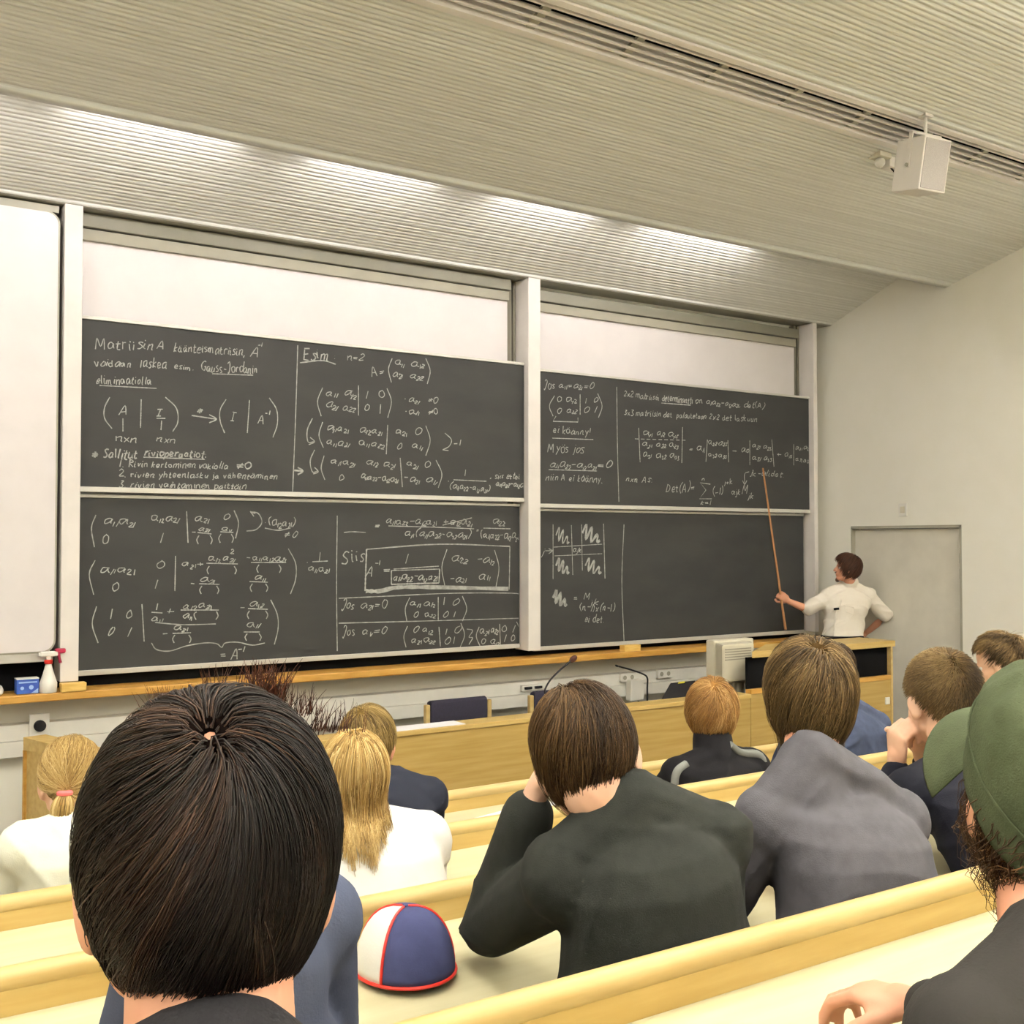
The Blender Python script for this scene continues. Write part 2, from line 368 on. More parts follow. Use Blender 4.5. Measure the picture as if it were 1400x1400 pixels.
b = MB().box((c[0] - 0.06, 7.445, c[2] - 0.075), (c[0] + 0.06, 7.469, c[2] + 0.075), 0.006).build('wall_button', M_WP); tag(b, 'white wall plate with round black knob at the left end of the trunking', 'button')
MB().tube([(c[0], 7.425, c[2]), (c[0], 7.446, c[2])], 0.036, 20).build('knob', M_DARKM, b)
c = PY(868, 943, 7.42)
b = MB().box((c[0] - 0.075, 7.38, c[2] - 0.09), (c[0] + 0.075, 7.4545, c[2] + 0.09), 0.008).build('power_box', M_WP); tag(b, 'square white power box with cable below the two double sockets', 'socket')
MB().tube([(c[0] + 0.02, 7.40, c[2] - 0.085), (c[0] + 0.035, 7.39, c[2] - 0.16), (c[0] + 0.05, 7.39, c[2] - 0.3), (c[0] + 0.05, 7.45, 0.3), (c[0] + 0.05, 7.56, 0.12)], 0.009).build('cable', M_FRAME, b)
c = PX(1235, 697, XR)
b = MB().box((XR - 0.012, c[1] - 0.045, c[2] - 0.06), (XR - 0.0005, c[1] + 0.045, c[2] + 0.06), 0.004).build('wall_switch', M_WP); tag(b, 'small cream wall switch plate above the white door', 'switch')
MB().box((XR - 0.018, c[1] - 0.025, c[2] - 0.03), (XR - 0.011, c[1] + 0.025, c[2] + 0.03), 0.003).build('rocker', M_BEIGE, b)

# things on the ledge at the left
c = PY(66, 936, 7.326); c[2] = 1.0085
sp = empty('spray_bottle', c); tag(sp, 'white spray bottle with red collar and crimson trigger on the ledge', 'bottle')
b = MB(); b.lathe([(0.048, 0), (0.052, 0.006), (0.051, 0.03), (0.052, 0.034), (0.052, 0.06), (0.046, 0.075), (0.032, 0.12), (0.020, 0.165), (0.018, 0.18)], c); b.build('bottle_body', M_WP, sp, True)
b = MB(); b.lathe([(0.024, 0.178), (0.025, 0.182), (0.025, 0.2), (0.02, 0.203)], c); b.build('collar', M_RED, sp, True)
b = MB(); b.lathe([(0.013, 0.2), (0.013, 0.225)], c); b.box((c[0] - 0.05, c[1] - 0.014, 0.222 + c[2]), (c[0] + 0.055, c[1] + 0.014, c[2] + 0.255), 0.008); b.box((c[0] - 0.06, c[1] - 0.009, 0.228 + c[2]), (c[0] - 0.048, c[1] + 0.009, c[2] + 0.249), 0.004); b.build('spray_head', M_WP, sp)
b = MB(); b.box((c[0] + 0.035, c[1] - 0.012, c[2] + 0.24), (c[0] + 0.10, c[1] + 0.012, c[2] + 0.27), 0.008); b.tube([(c[0] + 0.058, c[1], c[2] + 0.245), (c[0] + 0.062, c[1], c[2] + 0.21), (c[0] + 0.07, c[1], c[2] + 0.18)], 0.010); b.build('trigger', M_MAG, sp)
c = PY(36, 937, 7.36); c[2] = 1.008
bx = MB(); bx.box((c[0] - 0.062, c[1] - 0.04, 1.009), (c[0] + 0.066, c[1] + 0.04, 1.10), 0.002); bo = bx.build('cleaning_box', M_BLUE); tag(bo, 'small blue cardboard box with pale printing left of the spray bottle', 'box')
b = MB(); b.box((c[0] - 0.05, c[1] - 0.0415, 1.075), (c[0] + 0.055, c[1] - 0.0402, 1.084)); b.tube([(c[0] - 0.03, c[1] - 0.0415, 1.045), (c[0] - 0.03, c[1] - 0.0402, 1.045)], 0.011); b.tube([(c[0] + 0.022, c[1] - 0.0415, 1.048), (c[0] + 0.022, c[1] - 0.0402, 1.048)], 0.014); b.prism([(c[0] + 0.02, c[1] - 0.0402, 1.012), (c[0] + 0.062, c[1] - 0.0402, 1.012), (c[0] + 0.062, c[1] - 0.0402, 1.04)], (0, -0.0012, 0)); b.build('print', M_LBLUE, bo)
b = MB(); b.box((c[0] - 0.063, c[1] - 0.041, 1.097), (c[0] + 0.067, c[1] + 0.041, 1.104), 0.002); b.build('box_lid', M_WP, bo)
c = PY(-6, 937, 7.36); c[2] = 1.008
b = MB(); b.lathe([(0.03, 0), (0.042, 0.01), (0.045, 0.03), (0.035, 0.055), (0.012, 0.07)], c); tag(b.build('sponge', M_WP, None, True), 'rounded white sponge on the ledge at the left picture edge', 'sponge')

# ================================================================ chalk writing (strokes on the board faces)
G = {}
def glyphs(src):
    for ln in src.strip().splitlines():
        ch, wd, st = ln.split(None, 2)
        G[ch] = (float(wd), [np.array(list(map(float, q.split()))).reshape(-1, 2) for q in st.split(';')])
glyphs('''
a 5 4.2 5.2 2.6 6 .8 4.8 .3 2.2 1.5 .2 3.2 1.6 4.2 5 4.1 1.5 5.2 .2
b 5 .5 10 .4 5 .5 .4;.5 3.5 2.2 5.6 4 4.6 3.9 1.6 2.2 .1 .5 1.2
c 4.4 4 5 2.5 6 .7 4.6 .5 1.6 2 .1 4 1
d 5 4.4 10 4.2 5 4.6 .2;4.2 4.6 2.5 5.8 .6 4.4 .5 1.4 2.4 .2 4.2 2
e 4.4 .3 2.8 3.8 3.4 3.4 5.6 1.6 5.8 .3 3 1.2 .3 4 1
f 3.5 3.6 9.4 2.2 9.6 1.6 7 1.5 0;.2 5.4 3.3 5.6
g 5 4.2 5.2 2.4 6 .6 4.4 1 2 3 1.8 4.3 4.6 4.1 -1.6 2.4 -3 .4 -2
h 4.8 .6 10 .4 .1;.5 3.5 2.4 5.8 3.8 5 3.9 .1
i 2 1 5.8 .8 1.2 1.8 .2;1.1 8 1.2 8.4
j 2.4 1.6 5.8 1.5 -1.5 .4 -2.8;1.6 8 1.7 8.4
k 4.6 .6 10 .5 .1;3.8 5.8 .6 2.8 4 .2
l 2.2 .8 10 .6 1.6 1.7 .2
m 7.4 .5 5.8 .5 .1;.5 4 2 5.8 3.1 5 3.1 .1;3.1 4 4.8 5.8 6.1 5 6.2 .4 7 .3
n 5 .5 5.8 .5 .1;.5 3.8 2.4 5.8 3.7 5 3.8 .8 4.6 .2
o 4.6 2.5 6 .6 4.6 .5 1.5 2.2 .1 4 1.6 4 4.6 2.5 6
p 4.8 .8 6 .4 -3;.7 4 2.4 6 4.2 4.8 3.8 1.6 2 .2 .7 1.4
r 3.8 .6 5.8 .5 .1;.5 3.6 1.9 5.6 3.4 5.6
s 4 3.6 5.4 2 6 .8 4.8 3.2 2 2.4 .3 .4 .6
t 3.6 1.6 9 1.4 1.4 2.4 .2 3.4 .8;.1 5.8 3.4 6
u 5 .5 5.8 .5 1.4 2 .1 3.8 2 4 5.8 4 1.2 4.8 .2
v 4.4 .3 5.8 2 .2 4 5.8
x 4.4 .4 5.6 3.8 .2;3.9 5.8 .4 .1
y 4.6 .5 5.8 2.2 2;4.2 5.8 1.4 -2.8
A 6.4 .3 0 3 10 5.6 0;1.4 3.4 4.6 3.6
D 6.6 .8 10 .6 .2;.5 9.8 3.6 9.4 5.8 6 4.6 1.6 .6 .2
E 6 .8 9.8 .6 .2;.8 9.8 5 10;.7 5.4 4 5.6;.6 .2 5 .4
G 6.6 5.6 8.6 3.4 10 .8 7 .8 2.4 3.4 .2 5.4 2 5.4 4.2 3.6 4.2
I 4.6 2.3 9.8 2.2 .2;.5 9.8 4.2 9.9;.4 .2 4 .3
J 5 1 8 2.6 10 4.2 8.4 3.4 3 2 -1.6 1 0
M 8 .6 0 1.4 10 3.8 3 6.2 10 7 0
R 6 .8 10 .6 0;.7 9.8 4 9.6 4.6 7 .8 5 5.2 .2
S 5.8 4.8 9 2.6 10 .8 7.8 4.6 3.4 3 .2 .4 1.2
0 5 2.5 10 .6 7 .6 2.4 2.4 0 4.3 2.8 4.2 7.4 2.5 10
1 2.4 1.4 10 1 0
2 4.8 .6 8 2 10 4 8 3.2 5 .4 .2 4.6 .4
3 4.6 .6 9.4 3.6 9.6 2 5.8 4 3 2.4 .1 .3 1.2
= 5 .5 4.6 4.4 4.8;.5 2.4 4.4 2.6
- 4.6 .5 3.8 4 3.9
+ 5 .4 3.8 4.6 3.9;2.5 6 2.4 1.6
≠ 5.4 .5 4.6 4.8 4.8;.5 2.4 4.8 2.6;3.8 7 1.6 .2
· 3 1 3.6 1.6 4 1.2 3.2
( 3.2 2.8 11 .9 7.5 .9 3 2.8 -1
) 3.2 .4 11 2.2 7.5 2.2 3 .4 -1
. 2.4 .8 .5 1.2 .2
, 2.4 1.2 .8 .6 -1.6
: 2.6 1 5 1.3 4.8;.9 .8 1.3 .6
! 2.4 1.2 10 1 3;.9 .6 1.2 .3
* 5 2.5 8.6 2.4 2;.4 6.6 4.6 4;.4 4 4.6 6.8
" 3 .6 8.2 .8 8.6;2.2 8.2 2.4 8.6
''')
G['z'] = G['2']
crnd = random.Random(7)
def smooth(P, n=5):
    if len(P) < 3: return P
    Q = np.vstack([2 * P[0] - P[1], P, 2 * P[-1] - P[-2]]); out = []
    for i in range(1, len(Q) - 2):
        p0, p1, p2, p3 = Q[i - 1:i + 3]
        for k in range(n):
            t = k / n
            out.append(0.5 * ((2 * p1) + (-p0 + p2) * t + (2 * p0 - 5 * p1 + 4 * p2 - p3) * t * t + (-p0 + 3 * p1 - 3 * p2 + p3) * t ** 3))
    out.append(P[-1]); return np.array(out)
class Chalk:
    def __init__(s, key): s.o, s.yf = BOARDS[key]; s.V = []; s.Q = []; bx = [v[0] for v in s.o.bound_box]; s.x0 = min(bx) + 0.006; s.x1 = max(bx) - 0.006
    def at(s, x, y): p = PY(x, y, s.yf); return np.array([p[0], p[2]])
    def ribbon(s, P, wd):
        """P: (n,2) board coordinates"""
        P = np.asarray(P, float)
        if len(P) < 2: return
        d = np.gradient(P, axis=0); d /= np.linalg.norm(d, axis=1)[:, None] + 1e-9
        nrm = np.c_[-d[:, 1], d[:, 0]]; b = len(s.V)
        for i in range(len(P)):
            h = wd * 0.5 * crnd.uniform(0.7, 1.15)
            for sg in (1, -1):
                q = P[i] + nrm[i] * h * sg; s.V.append((min(max(q[0], s.x0), s.x1), s.yf - 0.0016, q[1]))
        for i in range(len(P) - 1): s.Q.append((b + 2 * i, b + 2 * i + 1, b + 2 * i + 3, b + 2 * i + 2))
    def L(s, *pts, w=0.0075, sm=True):
        """stroke through photo pixels (x, y, x, y, ...)"""
        P = np.array([s.at(pts[i], pts[i + 1]) for i in range(0, len(pts), 2)])
        if len(P) == 2: P = np.array([P[0] + (P[1] - P[0]) * t for t in np.linspace(0, 1, 9)])
        s.ribbon(smooth(P) if sm else P, w)
    def T(s, txt, x0, y0, x1, y1, h, w=0.0068, sub=True):
        """handwriting from baseline pixel (x0,y0) to (x1,y1), capital height h pixels; digits after a letter drop to an index"""
        a = s.at(x0, y0); b = s.at(x1, y1); H = abs(s.at(x0, y0)[1] - s.at(x0, y0 - h)[1]); un = H / 10.0
        lay = []; x = 0.0; prev = ''
        for ch in txt:
            if ch == ' ': x += 3.5; prev = ch; continue
            dots = ch in 'äö'
            g = G.get({'ä': 'a', 'ö': 'o'}.get(ch, ch))
            if g is None: continue
            isub = sub and ch.isdigit() and (prev in 'ajkM' or prev == '_')
            k = 0.55 if isub else 1.0; dy = -2.2 if isub else 0.0
            lay.append((g, x, k, dy, dots)); x += (g[0] + (0.5 if isub else 1.1)) * k
            prev = '_' if isub else ch
        tot = max(x, 1e-6); u = b - a; sc = np.linalg.norm(u) / tot; u = u / (np.linalg.norm(u) + 1e-9); v = np.array([-u[1], u[0]])
        for g, gx, k, dy, dots in lay:
            jy = crnd.uniform(-1.0, 1.0); sl = crnd.uniform(0.02, 0.3); k = k * crnd.uniform(0.85, 1.15)
            for st in g[1] + ([np.array([[1.4, 7.4], [1.6, 7.8]]), np.array([[3.4, 7.6], [3.6, 8]])] if dots else []):
                q = st * k + np.array([0, dy + jy]) + np.array([[crnd.uniform(-.5, .5), crnd.uniform(-.5, .5)] for _ in st])
                P = np.array([a + u * ((gx + c[0] + sl * c[1]) * sc) + v * (c[1] * un) for c in q])
                s.ribbon(smooth(P, 4), w)
    def par(s, xl, yt, yb, bulge, w=0.0075): s.L(xl, yt, xl + bulge * .8, yt + (yb - yt) * .25, xl + bulge, (yt + yb) / 2, xl + bulge * .8, yt + (yb - yt) * .75, xl + bulge * .15, yb, w=w)
    def fp(s, x0, x1, y, h=12):
        """the empty bracket pair under a fraction bar"""
        s.L(x0 + 3, y, x0, y + h * .5, x0 + 2, y + h); s.L(x1 - 3, y, x1, y + h * .5, x1 - 2, y + h)
    def zig(s, x0, y0, x1, y1, w=0.02):
        W, H = x1 - x0, y1 - y0
        s.L(x0, y0 + H * .5, x0 + W * .25, y0, x0 + W * .2, y0 + H * .85, x0 + W * .55, y0 + H * .15, x0 + W * .5, y1, x0 + W * .85, y0 + H * .55, x0 + W * .85, y1, x1, y0 + H * .9, w=w)
    def done(s):
        tag(np_mesh('chalk_writing', np.array(s.V), np.array(s.Q), M_CHALK, s.o, False), 'white chalk handwriting')

c = Chalk('UL'); T, L = c.T, c.L
T('Matriisin', 130, 477, 211, 479, 15); T('A', 213, 477, 224, 478, 11); T('käänteismatriisin,', 237, 480, 336, 486, 12); T('A', 342, 487, 354, 488, 12); T('-1', 352, 474, 360, 474, 6, sub=False)
T('voidaan', 129, 501, 181, 503, 11); T('laskea', 191, 502, 228, 504, 13); T('esim.', 238, 504, 266, 507, 8); T('Gauss-Jordanin', 275, 508, 353, 511, 13); L(290, 511, 346, 513)
T('eliminaatiolla', 131, 525, 208, 526, 12); L(136, 527, 214, 531)
L(150, 543, 143, 557, 143, 572, 153, 586); T('A', 162, 568, 174, 568, 11); L(193, 546, 192, 585); T('I', 213, 569, 223, 569, 11); L(214, 572, 226, 572); L(226, 543, 241, 558, 243, 577, 236, 590)
L(168, 572, 168, 590); L(221, 575, 220, 588); T('nxn', 157, 603, 189, 605, 10, sub=False); T('nxn', 213, 604, 242, 607, 10)
T('*', 268, 566, 279, 566, 10, .012); L(262, 568, 295, 573, w=.009); L(286, 567, 296, 573, 286, 578)
L(309, 546, 301, 560, 301, 576, 307, 592); T('I', 313, 577, 323, 578, 14); L(341, 547, 338, 592); T('A', 352, 578, 364, 579, 13); T('-1', 362, 567, 370, 567, 6, sub=False); L(368, 544, 378, 560, 379, 580, 373, 598)
T('*', 124, 627, 136, 627, 12, .013); T('Sallitut', 140, 626, 188, 628, 13, .009); T('rivioperaatiot:', 197, 624, 284, 626, 10, .009); L(196, 625, 280, 628)
T('1. Rivin kertominen vakiolla', 163, 638, 312, 641, 9, sub=False); T('≠0', 322, 641, 345, 642, 9, .009, sub=False)
T('2. rivien yhteenlasku ja vähentäminen', 162, 652, 380, 655, 9, sub=False); T('3. rivien vaihtaminen päittäin', 162, 666, 337, 669, 9, sub=False)
L(407, 472, 404, 570, 400, 672)
T('Esim', 414, 491, 450, 492, 15, .009); T(':', 456, 491, 460, 491, 8); L(410, 496, 440, 493, 459, 498, w=.009); T('n=2', 474, 493, 497, 494, 9, sub=False)
T('A=', 507, 514, 526, 512, 13); L(536, 490, 531, 505, 535, 523); T('a11', 540, 499, 553, 500, 10); T('a12', 561, 500, 581, 502, 10); T('a21', 537, 515, 551, 515, 10); T('a22', 560, 516, 579, 519, 10); L(582, 490, 588, 507, 584, 525)
L(441, 530, 434, 549, 439, 569); T('a11', 445, 540, 463, 542, 11); T('a12', 469, 541, 488, 543, 11); T('a21', 444, 557, 462, 559, 11); T('a22', 468, 560, 486, 562, 11); L(490, 527, 490, 568)
T('1', 500, 545, 505, 545, 11, sub=False); T('0', 517, 544, 527, 544, 9, sub=False); T('0', 498, 562, 508, 562, 9, sub=False); T('1', 518, 565, 522, 565, 11, sub=False); L(529, 531, 535, 549, 530, 571)
T('·a21', 551, 549, 574, 551, 9); T('≠0', 584, 550, 599, 551, 8, sub=False); T('·a11', 552, 565, 574, 566, 9); T('≠0', 584, 567, 600, 567, 8, sub=False)
L(427, 572, 420, 588, 421, 604, 429, 604); L(424, 598, 430, 604, 422, 608)
L(441, 577, 436, 595, 442, 612); T('a11a21', 446, 588, 477, 591, 10); T('a12a21', 491, 591, 523, 594, 10); T('a21', 540, 592, 557, 595, 10); T('0', 567, 594, 577, 594, 9, sub=False)
T('a11a21', 445, 607, 478, 610, 10); T('a11a22', 490, 608, 526, 612, 10); T('0', 541, 614, 551, 614, 9, sub=False); T('a11', 563, 612, 578, 614, 10); L(530, 581, 528, 621); L(582, 582, 588, 602, 582, 623)
L(608, 592, 617, 601, 614, 610, 605, 615); L(605, 615, 613, 616); T('-1', 619, 609, 632, 609, 9, sub=False)
L(430, 615, 424, 630, 427, 645, 434, 644); L(430, 639, 435, 645, 428, 648)
L(443, 623, 439, 640, 444, 656); T('a11a21', 451, 634, 486, 637, 10); T('a12 a21', 500, 634, 541, 639, 10); T('a21', 555, 637, 572, 640, 10); T('0', 579, 640, 589, 640, 9, sub=False)
T('0', 462, 657, 473, 657, 9, sub=False); T('a11a22-a12a21', 492, 654, 545, 659, 9, .008); T('-a21', 552, 657, 574, 660, 10); T('a11', 581, 659, 597, 662, 10); L(547, 626, 550, 666); L(596, 629, 604, 648, 599, 667)
T('·', 611, 660, 616, 660, 8); T('1', 634, 652, 638, 652, 10, sub=False); L(620, 656, 665, 658); T('(a11a22-a12a21)', 614, 668, 671, 672, 9); T(', siis ettei', 670, 654, 711, 655, 8); T('a11a22-a12a21', 678, 664, 720, 666, 8, .009)
L(402, 643, 413, 644, w=.014); L(407, 639, 414, 644, 407, 649, w=.012)
c.done()

c = Chalk('LL'); T, L = c.T, c.L
L(131, 704, 125, 722, 129, 748); T('a11a21', 140, 716, 186, 718, 12); T('a12a21', 206, 712, 245, 713, 12); T('0', 138, 744, 151, 744, 14, sub=False); T('1', 219, 741, 224, 741, 14, sub=False); L(255, 699, 257, 742)
T('a21', 266, 712, 287, 713, 12); T('0', 304, 711, 317, 711, 9, sub=False); T('-', 261, 731, 268, 731, 7); T('a21', 271, 726, 287, 726, 8); L(270, 728, 289, 730); c.fp(269, 290, 732); T('a11', 303, 725, 318, 726, 8); L(301, 727, 319, 728); c.fp(299, 319, 730)
L(320, 698, 326, 715, 322, 736); L(349, 702, 342, 700, 353, 702, 358, 714, 350, 724, 337, 726); L(342, 699, 347, 706)
T('·(a12a21)', 360, 718, 405, 719, 12); L(362, 722, 380, 725, 397, 722); T('≠0', 388, 735, 408, 735, 10, sub=False)
L(130, 766, 122, 785, 128, 813); T('a11a21', 136, 782, 185, 783, 13); T('0', 213, 777, 227, 777, 11, sub=False); L(240, 760, 239, 808); T('a21+', 248, 775, 281, 775, 11); T('a12a21', 284, 766, 322, 767, 10); T('2', 315, 757, 321, 757, 7, sub=False); L(282, 770, 325, 771); c.fp(283, 323, 774, 11)
T('-a11a12a21', 336, 765, 391, 767, 10); L(343, 769, 391, 769); c.fp(351, 384, 772, 11); T('0', 152, 807, 165, 807, 12, sub=False); T('1', 211, 804, 216, 804, 13, sub=False)
T('-', 259, 802, 268, 802, 9); T('a21', 274, 796, 295, 796, 9); L(272, 798, 300, 799); c.fp(273, 299, 801, 11); T('a11', 346, 793, 364, 793, 9); L(341, 795, 366, 796); c.fp(342, 366, 798, 11); L(394, 750, 404, 770, 404, 792, 397, 812)
T('·', 416, 773, 422, 773, 9); T('1', 435, 766, 440, 766, 11, sub=False); L(427, 768, 448, 767); T('a11a21', 421, 780, 451, 781, 10)
L(132, 829, 126, 853, 134, 879); T('1', 149, 847, 154, 847, 13, sub=False); T('0', 171, 846, 183, 846, 12, sub=False); T('0', 146, 868, 157, 868, 13, sub=False); T('1', 174, 870, 179, 870, 14, sub=False); L(194, 826, 197, 877)
T('1', 213, 834, 217, 834, 10, sub=False); L(207, 837, 222, 838); T('a11', 207, 849, 223, 849, 10); T('+', 226, 841, 238, 841, 13); T('a12a21', 249, 832, 291, 830, 10); L(247, 834, 299, 834); T('a11(', 249, 846, 270, 846, 10); L(296, 836, 298, 842, 295, 847); L(212, 851, 250, 854, 295, 853)
T('-', 221, 870, 230, 870, 9); T('a21', 237, 862, 258, 861, 9); L(236, 866, 261, 865); c.fp(236, 261, 868, 11); T('-', 327, 835, 334, 835, 9); T('a12', 341, 829, 361, 829, 10); L(339, 832, 366, 833); c.fp(338, 366, 835, 11); T('a11', 337, 857, 357, 856, 10); L(333, 864, 355, 864); c.fp(335, 357, 866, 10); L(370, 820, 379, 840, 380, 860, 375, 881)
L(207, 879, 214, 888, 232, 890, 255, 883, 280, 879, 296, 880, 303, 885, 308, 879, 325, 878, 345, 882, 362, 879); T('=', 300, 899, 309, 899, 10); T('A', 315, 902, 327, 902, 14); T('-1', 325, 891, 335, 891, 7, sub=False)
L(461, 705, 460, 800, 461, 890)
L(470, 728, 482, 727, 500, 728); T('=', 511, 722, 518, 722, 6, .011); T('a11a22-a12a21', 527, 716, 598, 717, 11); T('+a12a21', 605, 717, 646, 718, 11); L(531, 719, 600, 721, 648, 723); L(605, 718, 645, 708)
T('a11(a11a22-a12a21)', 553, 733, 645, 735, 10); T('=', 651, 727, 656, 727, 7); T('a22', 672, 717, 691, 717, 10); L(661, 722, 698, 723); T('(a11a22-a12a21)', 656, 735, 714, 737, 11)
T('Siis', 467, 772, 500, 766, 16, .009); L(501, 751, 602, 744, 697, 747, w=.010); L(501, 751, 499, 808, w=.012); L(697, 747, 696, 806, w=.009); L(500, 808, 520, 808, 545, 803, 600, 803, 695, 805, w=.03)
T('A', 500, 788, 512, 788, 14); T('-1', 511, 773, 521, 773, 7, sub=False); T('=', 522, 783, 533, 783, 10, .010); T('1', 553, 772, 558, 772, 12, sub=False); L(538, 778, 600, 774)
L(535, 780, 601, 778); L(601, 778, 600, 797, w=.012); L(600, 797, 535, 799, w=.012); L(535, 799, 535, 780, w=.010); T('a11a22-a12a21', 537, 793, 598, 793, 11, .008); L(611, 751, 604, 775, 608, 801)
T('a22', 616, 768, 640, 768, 12); T('-a12', 651, 768, 677, 770, 11); T('-a21', 614, 795, 638, 795, 11); T('a11', 654, 791, 671, 792, 12); L(676, 752, 682, 776, 678, 802)
L(463, 818, 530, 815, 620, 811, 700, 811, 714, 814); T('Jos', 466, 833, 485, 833, 13); T('a21=0', 493, 832, 531, 831, 11); L(560, 817, 554, 832, 556, 849); T('a11', 560, 828, 576, 828, 9); T('a12', 579, 828, 596, 828, 9); T('0', 564, 844, 572, 844, 8, sub=False); T('a22', 580, 842, 596, 843, 9)
L(599, 816, 599, 849); T('1', 605, 828, 609, 828, 10, sub=False); T('0', 617, 828, 627, 828, 9, sub=False); T('0', 605, 844, 614, 844, 9, sub=False); T('1', 619, 844, 623, 844, 8, sub=False); L(632, 815, 638, 832, 632, 849)
L(463, 852, 580, 849, 715, 845); T('Jos', 467, 870, 486, 869, 13); T('a11=0', 494, 868, 531, 866, 11); L(557, 856, 552, 870, 555, 885); T('0', 564, 865, 571, 865, 8, sub=False); T('a12', 576, 864, 592, 866, 9); T('a21', 561, 878, 577, 878, 9); T('a22', 579, 878, 595, 879, 9)
L(600, 857, 602, 884); T('1', 608, 868, 612, 868, 10, sub=False); T('0', 619, 866, 629, 866, 9, sub=False); T('0', 607, 880, 616, 880, 9, sub=False); T('1', 619, 879, 623, 879, 9, sub=False); L(630, 852, 635, 868, 629, 885)
L(638, 860, 646, 862, 641, 871, 646, 872, 641, 881); L(655, 857, 651, 870, 657, 885); T('a21', 655, 866, 669, 866, 10); T('a22', 671, 865, 681, 865, 10); L(683, 853, 684, 883); T('0', 685, 864, 693, 864, 8, sub=False); T('1', 700, 864, 704, 864, 10, sub=False); T('0', 658, 880, 666, 880, 8, sub=False); T('a12', 670, 881, 683, 881, 9); T('1', 688, 877, 692, 877, 9, sub=False); T('0', 697, 876, 706, 876, 9, sub=False); L(706, 850, 714, 868, 709, 883)
c.done()

c = Chalk('UR'); T, L = c.T, c.L
T('Jos', 743, 531, 759, 532, 12); T('a11=a21=0', 764, 530, 812, 532, 9); L(758, 541, 751, 555, 756, 569); T('0', 761, 550, 769, 550, 8, sub=False); T('a12', 773, 549, 789, 550, 9); L(793, 539, 793, 567); T('1', 799, 551, 803, 551, 8, sub=False); T('0', 810, 551, 817, 551, 7, sub=False)
T('0', 761, 565, 769, 565, 8, sub=False); T('a22', 775, 563, 789, 564, 9); T('0', 797, 565, 806, 565, 8, sub=False); T('1', 811, 565, 815, 565, 8, sub=False); L(817, 538, 823, 555, 818, 571); L(760, 569, 756, 576, 790, 577, 790, 571, sm=False)
T('ei käänny!', 756, 592, 808, 595, 10); L(755, 599, 811, 601); T('Myös jos', 748, 618, 799, 620, 12, sub=False); T('a11a22-a12a21', 752, 638, 816, 641, 10); T('=0', 816, 639, 838, 640, 10, .009, sub=False); L(750, 642, 816, 644); T('niin A ei käänny.', 746, 656, 825, 660, 10, sub=False)
L(843, 529, 844, 610, 846, 686)
T('2x2 matriisin', 853, 542, 902, 548, 8, sub=False); T('determinantti', 905, 548, 947, 552, 9, .008); L(904, 551, 944, 554, w=.008); T('on a11a22-a12a21, det(A)', 950, 551, 1046, 559, 8)
T('3x3 matriisin det', 853, 567, 919, 571, 8, sub=False); T('palautetaan', 925, 571, 966, 573, 8); T('2x2 det laskuun', 969, 573, 1036, 577, 8, sub=False)
L(873, 585, 875, 632); T('a11', 878, 595, 893, 596, 9); T('a12', 897, 595, 909, 596, 9); T('a13', 913, 596, 927, 598, 9)
for i in range(9): L(868 + i * 8, 600 + i * .22, 873 + i * 8, 600.2 + i * .22, w=.006)
T('a21', 878, 610, 892, 611, 9); T('a22', 897, 610, 911, 611, 9); T('a23', 914, 611, 928, 612, 9); T('a31', 879, 625, 891, 625, 9); T('a32', 897, 625, 911, 626, 9); T('a33', 915, 626, 929, 627, 9); L(933, 584, 932, 633)
T('=', 942, 616, 948, 616, 7); T('a11', 952, 616, 964, 617, 9); L(967, 601, 965, 631); T('a22', 968, 608, 980, 608, 8); T('a23', 982, 608, 994, 609, 8); T('a32', 968, 624, 980, 624, 8); T('a33', 982, 625, 994, 625, 8); L(995, 602, 996, 632)
T('-', 1000, 619, 1008, 619, 8); T('a12', 1013, 618, 1024, 618, 8); L(1025, 602, 1025, 636); T('a21', 1028, 612, 1040, 612, 8); T('a23', 1043, 613, 1055, 614, 8); T('a31', 1028, 629, 1040, 629, 8); T('a33', 1043, 630, 1055, 630, 8); L(1055, 601, 1058, 638)
T('+', 1061, 624, 1069, 624, 8); T('a13', 1072, 624, 1083, 625, 8); L(1085, 607, 1085, 636); T('a21', 1087, 614, 1097, 614, 7); T('a22', 1098, 615, 1108, 615, 7); T('a31', 1087, 630, 1097, 630, 7); T('a32', 1098, 632, 1108, 632, 7); L(1109, 608, 1109, 637)
T('nxn As:', 855, 658, 893, 660, 8, sub=False); T('Det(A)=', 910, 673, 950, 672, 12); L(971, 662, 957, 660, 965, 670, 956, 682, 973, 682, sm=False, w=.008); T('n', 959, 657, 965, 657, 6); T('k=1', 957, 690, 973, 690, 6, sub=False); T('(-1)', 974, 677, 990, 675, 10, sub=False); T('j+k', 990, 663, 1002, 661, 7)
T('ajk', 1000, 676, 1013, 676, 9); T('M', 1014, 676, 1022, 676, 12); T('jk', 1022, 682, 1030, 682, 8); L(1024, 645, 1018, 648, 1018, 661); L(1015, 657, 1018, 662, 1021, 657); T('jk-alidet.', 1025, 650, 1073, 653, 8)
c.done()

